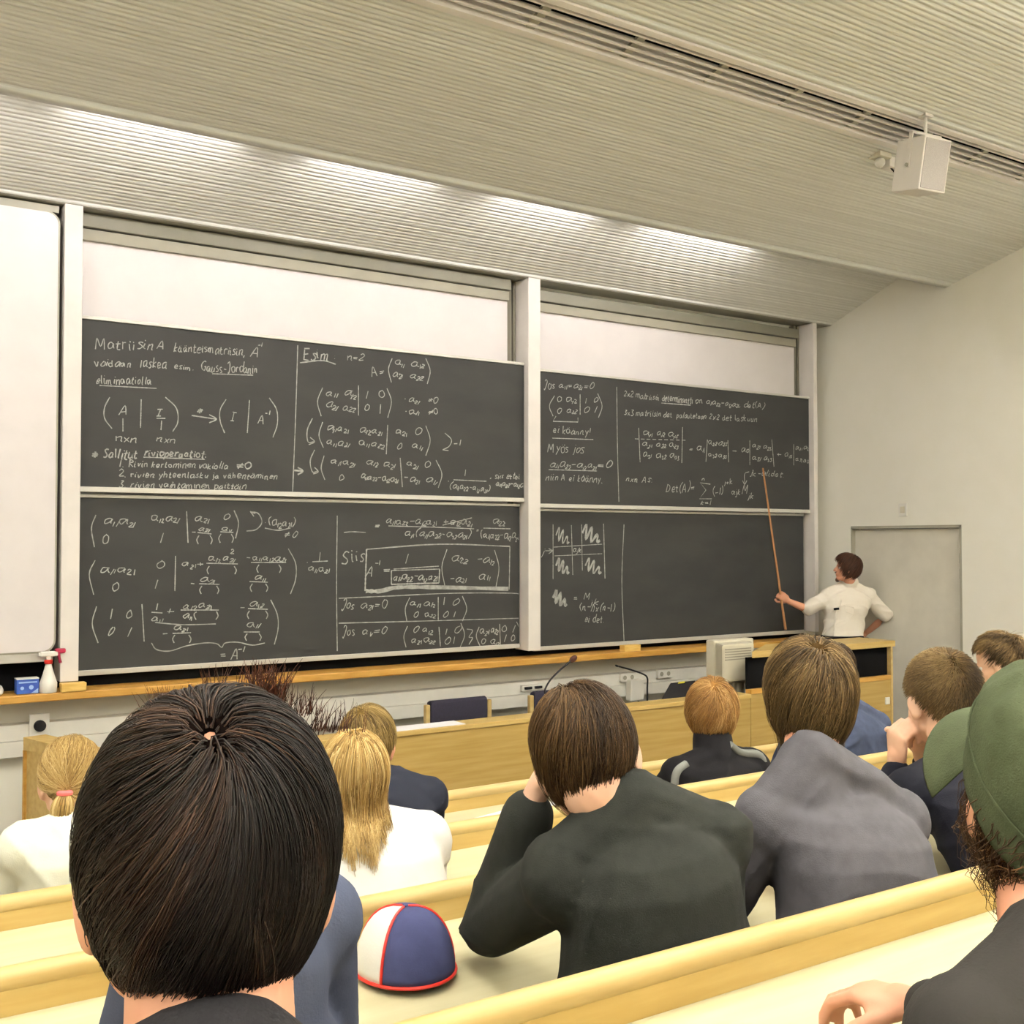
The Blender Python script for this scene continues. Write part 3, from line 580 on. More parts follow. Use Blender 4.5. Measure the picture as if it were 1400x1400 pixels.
c = Chalk('LR'); T, L = c.T, c.L
L(756, 717, 756, 792); L(781, 718, 783, 786, w=.006); L(795, 717, 796, 780, w=.006); L(825, 716, 827, 791, w=.009); L(757, 748, 823, 744, w=.006); L(758, 760, 823, 757, w=.006)
c.zig(760, 721, 778, 743, .014); c.zig(796, 717, 820, 741, .022); c.zig(760, 763, 778, 784, .020); c.zig(800, 763, 822, 784, .018); T('j', 740, 758, 745, 758, 9); L(745, 753, 754, 753); L(750, 750, 755, 753, 750, 757); T('ajk', 783, 755, 795, 755, 7)
c.zig(756, 807, 775, 828, .024); T('=', 784, 820, 790, 820, 8); T('M', 797, 820, 807, 821, 10); T('jk', 807, 826, 818, 827, 8); T('(n-1)x(n-1)', 792, 834, 841, 836, 10, sub=False); T('ei det.', 799, 850, 827, 851, 10)
L(853, 717, 850, 795, 853, 876)
c.done()

# ================================================================ bench rows
ROWLAB = ['front row bench desk, nearest to the long counter', 'second row bench desk from the front', 'third row bench desk, behind the blonde woman in white', 'fourth row bench desk from the front, behind the grey shirted student', 'rearmost bench desk, behind the dark haired head']
SEATZ = []
for k in range(5):
    y, z = RAILY[k], RAILZ[k]; x0, x1 = -3.2, 7.2
    t = empty('bench_desk', ((x0 + x1) / 2, y, z - 0.82)); tag(t, ROWLAB[k], 'bench desk', 'bench rows of the lecture hall')
    b = MB(); b.tube([(x0, y, z - 0.022), (x1, y, z - 0.022)], 0.0235, 16); b.build('top_rail', M_RAIL, t, True)
    b = MB(); b.box((x0, y - 0.018, z - 0.47), (x1, y + 0.014, z - 0.03), 0.003); b.build('backrest', M_BIRCH, t)
    ft = 0.116 + 0.12 * k
    b = MB(); b.prism([(x0, y - 0.019, z - 0.083), (x0, y - 0.38, z - 0.105), (x0, y - 0.39, z - 0.118), (x0, y - 0.38, z - 0.13), (x0, y - 0.019, z - 0.108)], (x1 - x0, 0, 0)); b.build('desktop', M_PALE, t)
    fz = 0.116 + 0.12 * (k - 1) if k else 0.0
    sz = fz + 0.43; SEATZ.append(sz)
    if k:
        b = MB(); b.box((x0, y + 0.02, sz - 0.03), (x1, y + 0.43, sz), 0.01); b.build('seat', M_BIRCH, t)
    for x in (-3.0, -1.2, -0.15, 2.35, 5.8, 7.0):
        b = MB(); b.box((x - 0.02, y - 0.05, (ft if k else 0.116)), (x + 0.02, y - 0.019, z - 0.11)); b.box((x - 0.02, y - 0.32, z - 0.16), (x + 0.02, y - 0.019, z - 0.125)); b.build('support', M_DARKM, t)

def paper(px, zz, lab, g=None, rz=0.0, sx=0.21, sy=0.297):
    c = PZ(px[0], px[1], zz); o = MB().box((-sx / 2, -sy / 2, 0), (sx / 2, sy / 2, 0.003)).build('paper_sheet', M_PAPER); o.location = (c[0], c[1], zz + 0.001); o.rotation_euler.z = rz
    return tag(o, lab, 'paper')
DT = [z - 0.083 for z in RAILZ]
for px, k, yy, rz, lab, sx, sy in (((722, 1096), 0, 3.69, 0.25, 'white paper sheet lying on the front bench desk beside the raised forearm', .42, .2), ((1060, 1046), 0, 3.68, 0.1, 'white paper sheet on the front bench desk right of the black jacket', .15, .28), ((884, 1079), 1, 2.86, -0.2, 'white paper scrap on the second bench desk by the charcoal sweater', .18, .2)):
    c = PY(px[0], px[1], yy)
    zz = DT[k] - (RAILY[k] - yy - 0.019) * 0.061
    o = MB().box((-sx / 2, -sy / 2, 0), (sx / 2, sy / 2, 0.003)).build('paper_sheet', M_PAPER); o.location = (c[0], yy, zz + 0.0045); o.rotation_euler = (0.061, 0, rz); tag(o, lab, 'paper')

# ================================================================ long counter in front of the boards
CY, CZ = 6.0, 0.79
XC0, XC1 = 1.47, 6.12
ct = empty('front_counter', (3.8, CY, 0)); tag(ct, 'long low birch counter between the first bench row and the boards', 'counter')
b = MB(); b.box((XC0, CY, 0.0), (XC1 - 0.003, CY + 0.03, CZ - 0.03), 0.002); b.build('front_panel', M_BIRCHP, ct)
b = MB(); b.box((XC0, CY - 0.012, CZ - 0.032), (XC1 - 0.003, CY + 0.16, CZ), 0.005); b.build('top_shelf', M_BIRCH, ct)
b = MB(); b.box((XC0 + 0.1, CY + 0.031, 0.66), (XC1 - 0.003, CY + 0.66, 0.69), 0.004); b.build('worktop', M_PALE, ct)
far = PZ(32, 1008, CZ); near = np.array([XC0, CY, CZ]); dv = near - far; dv[2] = 0; L_ = np.linalg.norm(dv); dv /= L_; nv = np.array([-dv[1], dv[0], 0]);
if nv[0] < 0: nv = -nv
def wing(z0, z1, o, t, name, m_, e0=0.0):
    a = far + dv * e0; q = [a - nv * o, near - nv * o, near + nv * t, a + nv * t]
    return MB().prism([(p[0], p[1], z0) for p in q], (0, 0, z1 - z0)).build(name, m_, ct)
wing(0.0, CZ - 0.075, -0.012, 0.12, 'end_panel', M_BIRCH, 0.02); wing(CZ - 0.075, CZ, 0.0, 0.135, 'end_shelf', M_BIRCH)
e = far - nv * 0.003
MB().prism([(p[0], p[1], 0) for p in (e, e + dv * 0.019, e + dv * 0.019 + nv * 0.13, e + nv * 0.13)], (0, 0, CZ - 0.076)).build('edge_strip', M_OAK, ct)
o = paper((572, 991), CZ, 'white paper sheets lying on the counter beside the navy shirted man', sx=.52, sy=.15); o.location.y = CY + 0.075; o.location.z = CZ + 0.0005

# lectern at the right end
lt = empty('lectern', (6.95, CY + 0.28, 0)); tag(lt, 'wide birch lectern with black recessed front in front of the lecturer', 'lectern')
LX0, LX1, LZ = 6.12, 7.80, 1.112
bl = PY(1047, 880, CY + 0.36)[0]
b = MB(); b.prism([(LX0, CY - 0.015, LZ - 0.05), (LX1 + 0.015, CY - 0.015, LZ - 0.05), (LX1 + 0.015, CY + 0.36, LZ - 0.05), (bl, CY + 0.36, LZ - 0.05)], (0, 0, 0.05), 0.004); b.build('top_board', M_BIRCH, lt)
b = MB(); b.box((LX0 + 0.004, CY + 0.04, 0.82), (LX1 - 0.025, CY + 0.06, LZ - 0.051)); b.build('recess_panel', M_BLACK, lt)
for x in (LX1 - 0.025,):
    b = MB(); b.box((x, CY, 0), (x + 0.025, CY + 0.34, LZ - 0.051), 0.002); b.build('side_panel', M_RAIL, lt)
b = MB(); b.box((LX0 + 0.004, CY - 0.002, 0.785), (LX1 - 0.026, CY + 0.06, 0.822), 0.003); b.build('trim_strip', M_OAK, lt)
b = MB(); b.box((LX0 + 0.004, CY + 0.003, 0.0), (LX1 - 0.026, CY + 0.025, 0.784)); b.build('lower_panel', M_BIRCHP, lt)
c = PY(1213, 958, CY); b = MB(); b.box((c[0] - 0.028, CY - 0.008, c[2] - 0.03), (c[0] + 0.028, CY + 0.003, c[2] + 0.03), 0.004); b.build('socket_plate', M_WP, lt)

# chairs behind the counter
def make_chair(cx, cy, lab):
    t = empty('chair', (cx, cy, 0)); tag(t, lab, 'chair', 'chairs behind the counter')
    bw = 0.24
    b = MB(); pr = [(0.0, 0.55), (0.035, 0.57), (0.05, 0.68), (0.042, 0.785), (0.0, 0.80), (-0.03, 0.785), (-0.035, 0.68), (-0.03, 0.57)]
    b.prism([(cx - bw, cy + 0.26 + p[0], p[1]) for p in pr], (2 * bw, 0, 0), 0.012); b.build('backrest', M_NAVYF, t, True)
    b = MB(); b.box((cx - bw, cy - 0.22, 0.43), (cx + bw, cy + 0.22, 0.49), 0.025); b.build('seat', M_NAVYF, t)
    for s in (-1, 1):
        x = cx + s * (bw + 0.022)
        b = MB(); b.box((x - 0.018, cy + 0.235, 0.0), (x + 0.018, cy + 0.275, 0.77), 0.006); b.build('rear_leg', M_RAIL, t)
        b = MB(); b.box((x - 0.018, cy - 0.22, 0.0), (x + 0.018, cy - 0.18, 0.43), 0.006); b.build('front_leg', M_RAIL, t)
        b = MB(); b.box((x - 0.016, cy - 0.2, 0.41), (x + 0.016, cy + 0.25, 0.445), 0.005); b.build('side_rail', M_RAIL, t)
make_chair(PY(626, 975, 6.98)[0], 6.72, 'navy upholstered chair with wooden sides behind the counter, beside the paper')
make_chair(PY(763, 965, 6.98)[0], 6.72, 'navy upholstered chair behind the counter, mostly hidden by the charcoal sweater student')

# microphones on goosenecks
def mic(pts, Y, lab, foam):
    P = [PY(x, y, Y) for x, y in pts]; base = P[0].copy(); base[2] = 0.692
    t = empty('microphone', base); tag(t, lab, 'microphone')
    b = MB(); b.lathe([(0.055, 0), (0.055, 0.018), (0.045, 0.026), (0.014, 0.03), (0.012, 0.06)], base); b.build('base', M_DARKM, t, True)
    b = MB(); b.tube([base + np.array([0, 0, 0.05])] + list(smooth(np.array(P), 4)), 0.0065, 8); b.build('gooseneck', M_DARKM, t, True)
    a, e_ = P[-1], P[-1] + (P[-1] - P[-2]) / np.linalg.norm(P[-1] - P[-2]) * foam[0]
    b = MB(); n = 8; b.tube([a + (e_ - a) * i / n for i in range(n + 1)], [max(0.002, foam[1] * math.sin(math.pi * (0.1 + 0.82 * i / n)) ** 0.5) for i in range(n + 1)], 12); b.build('windscreen', foam[2], t, True)
mic([(745.5, 951), (745.5, 942), (753, 929), (767, 915), (780, 904)], 6.35, 'gooseneck microphone with brown foam tip, rising above the seated brown haired student', (0.06, 0.022, M_FOAM))
mic([(885, 957), (885, 940), (885, 927), (879, 921.5), (862, 915.5), (846, 911)], 6.35, 'slim black gooseneck microphone bent to the left, beside the white power box', (0.035, 0.008, M_DARKM))

# tilted black panel, monitor and small device on the worktop
sc = empty('touch_panel', PY(915, 950, 6.3)); sc.location.z = 0.69; tag(sc, 'tilted black control screen with yellow sticker on the counter', 'screen')
q = [PY(901, 962, 6.25), PY(946, 960, 6.25), PY(951, 930, 6.42), PY(917, 933.5, 6.42)]
n_ = np.cross(q[1] - q[0], q[3] - q[0]); n_ /= np.linalg.norm(n_)
MB().prism(q, n_ * -0.03, 0.004).build('screen_case', M_DARKM, sc)
mid = sum(q) / 4
b = MB(); b.box((mid[0] - 0.1, 6.3, 0.692), (mid[0] + 0.1, 6.46, 0.715), 0.005); b.box((mid[0] - 0.03, 6.36, 0.70), (mid[0] + 0.03, 6.40, mid[2])); b.build('stand', M_DARKM, sc)
y0 = q[3] + (q[2] - q[3]) * 0.32; y1 = q[3] + (q[2] - q[3]) * 0.58; dn = (q[0] - q[3]); dn /= np.linalg.norm(dn)
if n_[1] > 0: n_ = -n_
MB().prism([y0 + dn * .004, y1 + dn * .004, y1 + dn * 0.03, y0 + dn * 0.03], n_ * 0.003).build('sticker', M_YEL, sc)

mo = empty('computer_monitor', (0, 0, 0)); cM = PY(1005, 905, 6.35); mo.location = (cM[0], 6.4, 0.69); tag(mo, 'beige tube computer monitor seen from behind on the counter', 'monitor')
def fr(pts, Y): return [PY(x, y, Y) for x, y in pts]
# bezel (far, towards the lecturer) and tapered housing (near)
bx0, bx1 = PY(972, 900, 6.5)[0], PY(1026, 900, 6.5)[0]; bz0, bz1 = PY(1000, 941, 6.5)[2], PY(1000, 873.5, 6.5)[2]
b = MB(); b.box((bx0, 6.46, bz0 + 0.03), (bx1, 6.56, bz1), 0.012); b.build('bezel', M_BEIGE, mo)
hx0, hx1 = PY(985, 900, 6.22)[0], PY(1028, 900, 6.22)[0]; hz0, hz1 = PY(1000, 931, 6.22)[2], PY(1000, 881, 6.22)[2]
t = bmesh.new()
A = [t.verts.new(v) for v in ((hx0, 6.2, hz0), (hx1, 6.2, hz0), (hx1, 6.2, hz1), (hx0, 6.2, hz1))]; B = [t.verts.new(v) for v in ((bx0 + .02, 6.47, bz0 + .05), (bx1 - .02, 6.47, bz0 + .05), (bx1 - .02, 6.47, bz1 - .02), (bx0 + .02, 6.47, bz1 - .02))]
t.faces.new(A); t.faces.new(B[::-1])
for i in range(4): t.faces.new((A[i], B[i], B[(i + 1) % 4], A[(i + 1) % 4]))
bmesh.ops.recalc_face_normals(t, faces=t.faces[:]); bmesh.ops.bevel(t, geom=t.edges[:], offset=0.008, segments=2, affect='EDGES')
b = MB(); b._take(t); b.build('housing', M_BEIGE, mo)
for i in range(5):
    z = hz1 - 0.035 - i * 0.02; b = MB(); b.box((hx0 + 0.03, 6.1965, z - 0.004), (hx1 - 0.03, 6.2005, z + 0.004)); b.build('vent_slot', M_FRAME, mo)
b = MB(); b.box((hx1 - 0.09, 6.1965, hz0 + 0.012), (hx1 - 0.04, 6.2005, hz0 + 0.028)); b.build('connector', M_DARKM, mo)
b = MB(); cx = (bx0 + bx1) / 2; b.lathe([(0.085, 0.001), (0.085, 0.012), (0.05, 0.025), (0.045, bz0 + 0.06 - 0.69)], (cx, 6.42, 0.69)); b.build('swivel_foot', M_BEIGE, mo, True)
c = PY(1036, 938, 6.3); b = MB(); b.box((c[0] - 0.01, 6.27, 0.691), (c[0] + 0.075, 6.4, c[2] + 0.02), 0.008); o = b.build('document_camera', M_DARKM); tag(o, 'small black box on the counter between the beige monitor and the lectern', 'device')
o.name = 'control_box'

# ================================================================ ceiling speaker and fixture
sc_ = PY(1259, 228, 4.40); d0 = 6.75
spk = empty('loudspeaker', sc_); tag(spk, 'white box loudspeaker hanging from the ceiling by a bracket', 'loudspeaker')
ang = -phi(1259) + math.radians(46)         # front looks to the right of the camera
Mz = Matrix.Rotation(ang + math.pi, 4, 'Z'); Mx = Matrix.Rotation(math.radians(-11), 4, 'X')
MS = Matrix.Translation(Vector(sc_)) @ Mz @ Mx
def sbox(lo, hi, bev, name, m_):
    b = MB(); b.box(lo, hi, bev); o = b.build(name, m_); o.data.transform(MS); attach(o, spk); return o
sbox((-0.115, -0.115, -0.165), (0.115, 0.12, 0.165), 0.006, 'cabinet', M_POST)
sbox((-0.103, 0.119, -0.153), (0.103, 0.124, 0.153), 0.002, 'grille', M_GREYP)
sbox((-0.125, -0.012, 0.19), (0.125, 0.02, 0.205), 0.002, 'bracket', M_POST)
for s in (-1, 1): sbox((s * 0.1165, -0.012, -0.02), (s * 0.1165 + s * 0.006, 0.02, 0.195), 0.001, 'bracket_arm', M_POST)
for s in (-1, 1):
    b = MB(); b.tube([(s * 0.122, 0.004, -0.005), (s * 0.132, 0.004, -0.005)], 0.012, 12); o = b.build('bracket_knob', M_FRAME); o.data.transform(MS); attach(o, spk)
top = MS @ Vector((0, 0.004, 0.2)); zc = zB(top.y) + 0.01
b = MB(); b.tube([top, (top.x, top.y, zc - 0.002)], 0.011, 10); b.build('hanging_rod', M_POST, spk)
b = MB(); b.box((top.x - 0.04, top.y - 0.03, zc - 0.02), (top.x + 0.04, top.y + 0.03, zc + 0.012)); b.build('ceiling_plate', M_POST, spk)
# small fixture on the ceiling
def onceil(x, y):
    d = ray(x, y); t = (B0[1] + SB * B0[0] - CAM[2]) / (d[2] + SB * d[1]); return CAM + d * t
c = onceil(1203, 213); fx = empty('ceiling_fixture', c); tag(fx, 'small cream fixture with black cable on the ceiling left of the loudspeaker', 'fixture')
b = MB(); b.box((c[0] - 0.06, c[1] - 0.05, c[2] - 0.02), (c[0] + 0.06, c[1] + 0.05, c[2] + 0.015), 0.004); b.build('mount_plate', M_BEIGE, fx)
b = MB(); bmesh.ops.create_uvsphere(b.bm, u_segments=14, v_segments=10, radius=0.035, matrix=Matrix.Translation((c[0], c[1], c[2] - 0.045))); b.build('ball_joint', M_WP, fx, True)
c2 = onceil(1219, 220); b = MB(); b.box((c2[0] - 0.07, c2[1] - 0.04, c2[2] - 0.06), (c2[0] + 0.05, c2[1] + 0.04, c2[2] + 0.012), 0.006); b.build('junction_box', M_POST, fx)
end = MS @ Vector((0.0, -0.12, -0.05))
P = [c2 + np.array([-0.03, -0.01, -0.05]), c2 + np.array([0.02, -0.03, -0.11]), c2 + np.array([0.03, -0.04, -0.19]), c2 + np.array([0.06, -0.05, -0.22]), np.array(end)]
b = MB(); b.tube(smooth(np.array([np.array(p) for p in P]), 5), 0.006, 8); b.build('cable', M_DARKM, fx, True)

# ================================================================ people
def V3(p): return np.array(p, float)
def nrm(v): v = np.asarray(v, float); return v / (np.linalg.norm(v) + 1e-12)
class Prims:
    """closed shapes gathered for one continuous (voxel-merged) surface"""
    def __init__(s): s.V = []; s.F = []; s.n = 0
    def add(s, V, F):
        s.V.append(np.asarray(V, float)); s.F += [tuple(i + s.n for i in f) for f in F]; s.n += len(V)
    def rings(s, R):
        n = len(R[0]); V = [p for r in R for p in r]; F = []
        for i in range(len(R) - 1):
            for k in range(n): F.append((i * n + k, i * n + (k + 1) % n, (i + 1) * n + (k + 1) % n, (i + 1) * n + k))
        c0 = len(V); V.append(np.mean(R[0], 0)); V.append(np.mean(R[-1], 0)); e = (len(R) - 1) * n
        for k in range(n): F.append((c0, (k + 1) % n, k)); F.append((c0 + 1, e + k, e + (k + 1) % n))
        s.add(V, F)
    def cap(s, p0, r0, p1, r1, n=14):
        p0, p1 = V3(p0), V3(p1); d = nrm(p1 - p0); a = nrm(np.cross(d, [0.31, 0.52, 0.8])); b = np.cross(d, a); R = []
        for t in np.linspace(-math.pi / 2 * .96, 0, 5): R.append([p0 + d * r0 * math.sin(t) + (a * math.cos(q) + b * math.sin(q)) * r0 * math.cos(t) for q in np.linspace(0, 2 * math.pi, n, endpoint=False)])
        for t in np.linspace(0, math.pi / 2 * .96, 5): R.append([p1 + d * r1 * math.sin(t) + (a * math.cos(q) + b * math.sin(q)) * r1 * math.cos(t) for q in np.linspace(0, 2 * math.pi, n, endpoint=False)])
        s.rings(R)
    def chain(s, pts, rs, n=14):
        for i in range(len(pts) - 1): s.cap(pts[i], rs[i], pts[i + 1], rs[i + 1], n)
    def ell(s, c, ax, R=None, n=20):
        c = V3(c); R = np.eye(3) if R is None else R; rr = []
        for t in np.linspace(-math.pi / 2 * .97, math.pi / 2 * .97, 12): rr.append([c + R @ (np.array([math.cos(t) * math.cos(q), math.cos(t) * math.sin(q), math.sin(t)]) * ax) for q in np.linspace(0, 2 * math.pi, n, endpoint=False)])
        s.rings(rr)
    def loft(s, secs, n=28, e=2.3):
        R = []
        for c, a, b in secs:
            r = []
            for q in np.linspace(0, 2 * math.pi, n, endpoint=False):
                x, y = math.cos(q), math.sin(q); x = math.copysign(abs(x) ** (2 / e), x); y = math.copysign(abs(y) ** (2 / e), y)
                r.append(V3(c) + V3(a) * x + V3(b) * y)
            R.append(r)
        s.rings(R)
    def merge(s, name, voxel, material, parent=None, smooth_it=3, folds=None):
        me = bpy.data.meshes.new(name); me.from_pydata([tuple(v) for v in np.vstack(s.V)], [], s.F); me.update()
        bm = bmesh.new(); bm.from_mesh(me); bmesh.ops.recalc_face_normals(bm, faces=bm.faces[:]); bm.to_mesh(me); bm.free()
        o = bpy.data.objects.new(name, me); COL.objects.link(o)
        md = o.modifiers.new('r', 'REMESH'); md.mode = 'VOXEL'; md.voxel_size = voxel; md.use_smooth_shade = True
        sm = o.modifiers.new('s', 'SMOOTH'); sm.factor = 0.5; sm.iterations = smooth_it
        bpy.context.view_layer.update()
        dg = bpy.context.evaluated_depsgraph_get(); me2 = bpy.data.meshes.new_from_object(o.evaluated_get(dg)); me2.name = name
        o.modifiers.clear(); o.data = me2; bpy.data.meshes.remove(me)
        me2.materials.clear()
        for mt in (material if isinstance(material, (list, tuple)) else [material]): me2.materials.append(mt)
        if folds:
            n = len(me2.vertices); co = np.empty(n * 3, np.float32); me2.vertices.foreach_get('co', co); co = co.reshape(-1, 3).astype(float)
            no = np.empty(n * 3, np.float32); me2.vertices.foreach_get('normal', no); no = no.reshape(-1, 3)
            co += no * folds(co)[:, None]; me2.vertices.foreach_set('co', co.astype(np.float32).ravel())
        me2.polygons.foreach_set('use_smooth', [True] * len(me2.polygons)); me2.update()
        if parent is not None: attach(o, parent)
        return o
def fold_fn(amp, seed, dirv=(0.3, 0.2, 1), k=26.0):
    r = np.random.RandomState(seed); dirs = [nrm(np.array(dirv) + r.normal(0, 0.45, 3)) for _ in range(5)]; ph = r.uniform(0, 6.28, (5, 4)); wv = r.normal(0, 6, (5, 3)); mk = r.normal(0, 7, (5, 3))
    def f(co):
        out = np.zeros(len(co))
        for d, p, w_, m_ in zip(dirs, ph, wv, mk):
            a = co @ d * k * (0.6 + 0.25 * p[3] / 3) + 1.6 * np.sin(co @ w_ + p[0]) + p[1]
            rid = 1 - np.abs(np.sin(a)); out += (rid ** 2.2) * np.clip(np.sin(co @ m_ + p[2]), 0, 1)
        return amp * np.maximum(out - 0.35, -0.3)
    return f

def frame(yaw, pitch, roll):
    """columns: person's right, forward, up; yaw turns left, pitch looks up, roll leans the crown to the right"""
    return np.array((Matrix.Rotation(yaw, 3, 'Z') @ Matrix.Rotation(pitch, 3, 'X') @ Matrix.Rotation(roll, 3, 'Y')))
SKULL_C = np.array([0, -0.010, 0.030]); SKULL_R = np.array([0.077, 0.098, 0.092])
def head_prims(P, H, R, s):
    def W(p): return H + R @ (np.array(p) * s)
    P.ell(W(SKULL_C), SKULL_R * s, R); P.ell(W((0, 0.028, -0.035)), np.array([0.064, 0.066, 0.085]) * s, R)
    P.cap(W((-0.048, 0.01, -0.062)), 0.020 * s, W((-0.016, 0.070, -0.100)), 0.018 * s); P.cap(W((0.048, 0.01, -0.062)), 0.020 * s, W((0.016, 0.070, -0.100)), 0.018 * s)
    P.ell(W((0, 0.074, -0.098)), np.array([0.024, 0.020, 0.018]) * s, R)
    P.cap(W((0, 0.088, 0.012)), 0.008 * s, W((0, 0.112, -0.026)), 0.0115 * s); P.cap(W((-0.011, 0.096, -0.03)), 0.009 * s, W((0.011, 0.096, -0.03)), 0.009 * s)
    P.cap(W((-0.036, 0.080, 0.020)), 0.009 * s, W((0.036, 0.080, 0.020)), 0.009 * s)
    P.ell(W((0, 0.088, -0.058)), np.array([0.025, 0.012, 0.006]) * s, R); P.ell(W((0, 0.086, -0.068)), np.array([0.022, 0.012, 0.007]) * s, R)
    for sx in (-1, 1):
        P.ell(W((sx * 0.036, 0.058, -0.028)), np.array([0.024, 0.026, 0.022]) * s, R)
        Re = R @ np.array(Matrix.Rotation(sx * math.radians(-24), 3, 'Z')) @ np.array(Matrix.Rotation(math.radians(-12), 3, 'X'))
        P.ell(W((sx * 0.081, -0.004, -0.012)), np.array([0.0085, 0.021, 0.034]) * s, Re); P.ell(W((sx * 0.078, 0.004, -0.036)), np.array([0.008, 0.011, 0.014]) * s, Re)
M_EYE = mat('eye_white', (226, 220, 212), 0.25); M_IRIS = mat('eye_iris', (60, 46, 36), 0.3)
def eyes(parent, H, R, s):
    for sx in (-1, 1):
        c = H + R @ (np.array([sx * 0.031, 0.0715, 0.0]) * s); b = MB()
        Mx = Matrix.Translation(Vector(c)) @ Matrix(R).to_4x4() @ Matrix.Rotation(math.radians(-90), 4, 'X')
        bmesh.ops.create_uvsphere(b.bm, u_segments=14, v_segments=10, radius=0.0125 * s, matrix=Mx)
        fwd = Vector(R @ np.array([0, 1, 0]))
        for f in b.bm.faces:
            f.material_index = 1 if (f.calc_center_median() - Vector(c)).normalized().dot(fwd) > 0.86 else 0
        b.build('eye', [M_EYE, M_IRIS], parent, True)
def hand_prims(P, wrist, d, pn, side=1, curl=(0.5, 0.5, 0.55, 0.6), thumb=0.4, s=1.0, spread=0.06):
    """d: wrist->knuckles, pn: palm normal (the side the fingers close to), side: +1 puts the thumb along d x pn"""
    d = nrm(d); pn = nrm(pn - d * np.dot(pn, d)); lat = np.cross(d, pn) * side; wrist = V3(wrist)
    K = wrist + d * 0.088 * s
    R = np.stack([lat, d, pn], 1)
    P.ell(wrist + d * 0.048 * s, np.array([0.040, 0.054, 0.016]) * s, R); P.ell(wrist + d * 0.07 * s + lat * 0.004 * s, np.array([0.041, 0.028, 0.015]) * s, R)
    P.cap(wrist - d * 0.02 * s, 0.025 * s, wrist + d * 0.03 * s, 0.026 * s)
    L = [(0.040, 0.026, 0.021), (0.045, 0.030, 0.022), (0.041, 0.028, 0.021), (0.032, 0.020, 0.019)]
    for i in range(4):
        off = (0.030 - 0.020 * i) * s; p = K + lat * off - d * (0.004 * abs(i - 1)) * s; dd = nrm(d + lat * (0.03 - 0.02 * i) * spread * 20); a = 0; r = (0.0094 - 0.0008 * (i == 3)) * s
        P.cap(p - d * 0.03 * s, r * 1.05, p, r * 1.12, 10)
        for j in range(3):
            a += curl[i] * (1.0, 1.25, 0.8)[j]; v = dd * math.cos(a) + pn * math.sin(a); q = p + v * L[i][j] * s; P.cap(p, r * (1.08 - 0.06 * j), q, r * (1.02 - 0.08 * j), 10); p = q
    p = wrist + d * 0.022 * s + lat * 0.026 * s + pn * 0.006 * s; v = nrm(d * 0.75 + lat * 0.65 + pn * 0.35)
    for j, l in enumerate((0.040, 0.032, 0.026)):
        q = p + v * l * s; P.cap(p, (0.0135 - 0.0015 * j) * s, q, (0.012 - 0.0012 * j) * s, 10); p = q; v = nrm(v + thumb * (pn * 0.8 - lat * 0.75) * (j + 0.4))

from mathutils.bvhtree import BVHTree
def garment(p): return [o for o in p.children if o.name.split('.')[0] in ('shirt', 'sweater', 'jacket')][0]
# ---- hair: real strands over a fitted cap
def hair_mat(name, cols, rough=0.5):
    if name in _M: return _M[name]
    mt = bpy.data.materials.new(name); mt.use_nodes = True; nt = mt.node_tree; b = nt.nodes['Principled BSDF']
    at = nt.nodes.new('ShaderNodeAttribute'); at.attribute_name = 'tint'; r = nt.nodes.new('ShaderNodeValToRGB')
    el = r.color_ramp.elements
    while len(el) < len(cols): el.new(0.5)
    for i, cc in enumerate(cols): el[i].position = i / (len(cols) - 1); el[i].color = rgb(cc)
    nt.links.new(at.outputs['Fac'], r.inputs[0]); nt.links.new(r.outputs[0], b.inputs['Base Color'])
    b.inputs['Roughness'].default_value = rough; b.inputs['Specular IOR Level'].default_value = 0.2
    _M[name] = mt
    return mt
def hairline(D, front=0.42, side=-0.10, nape=-0.78, fa=0.25, fs=0.6):
    """lowest allowed z of a unit direction"""
    a = D[:, 1] / (np.sqrt(D[:, 0] ** 2 + D[:, 1] ** 2) + 1e-9)
    return np.where(a > fa, side + (front - side) * np.clip((a - fa) / fs, 0, 1) ** 0.7, np.where(a > -0.15, side, side + (nape - side) * np.clip((-0.15 - a) / 0.5, 0, 1)))
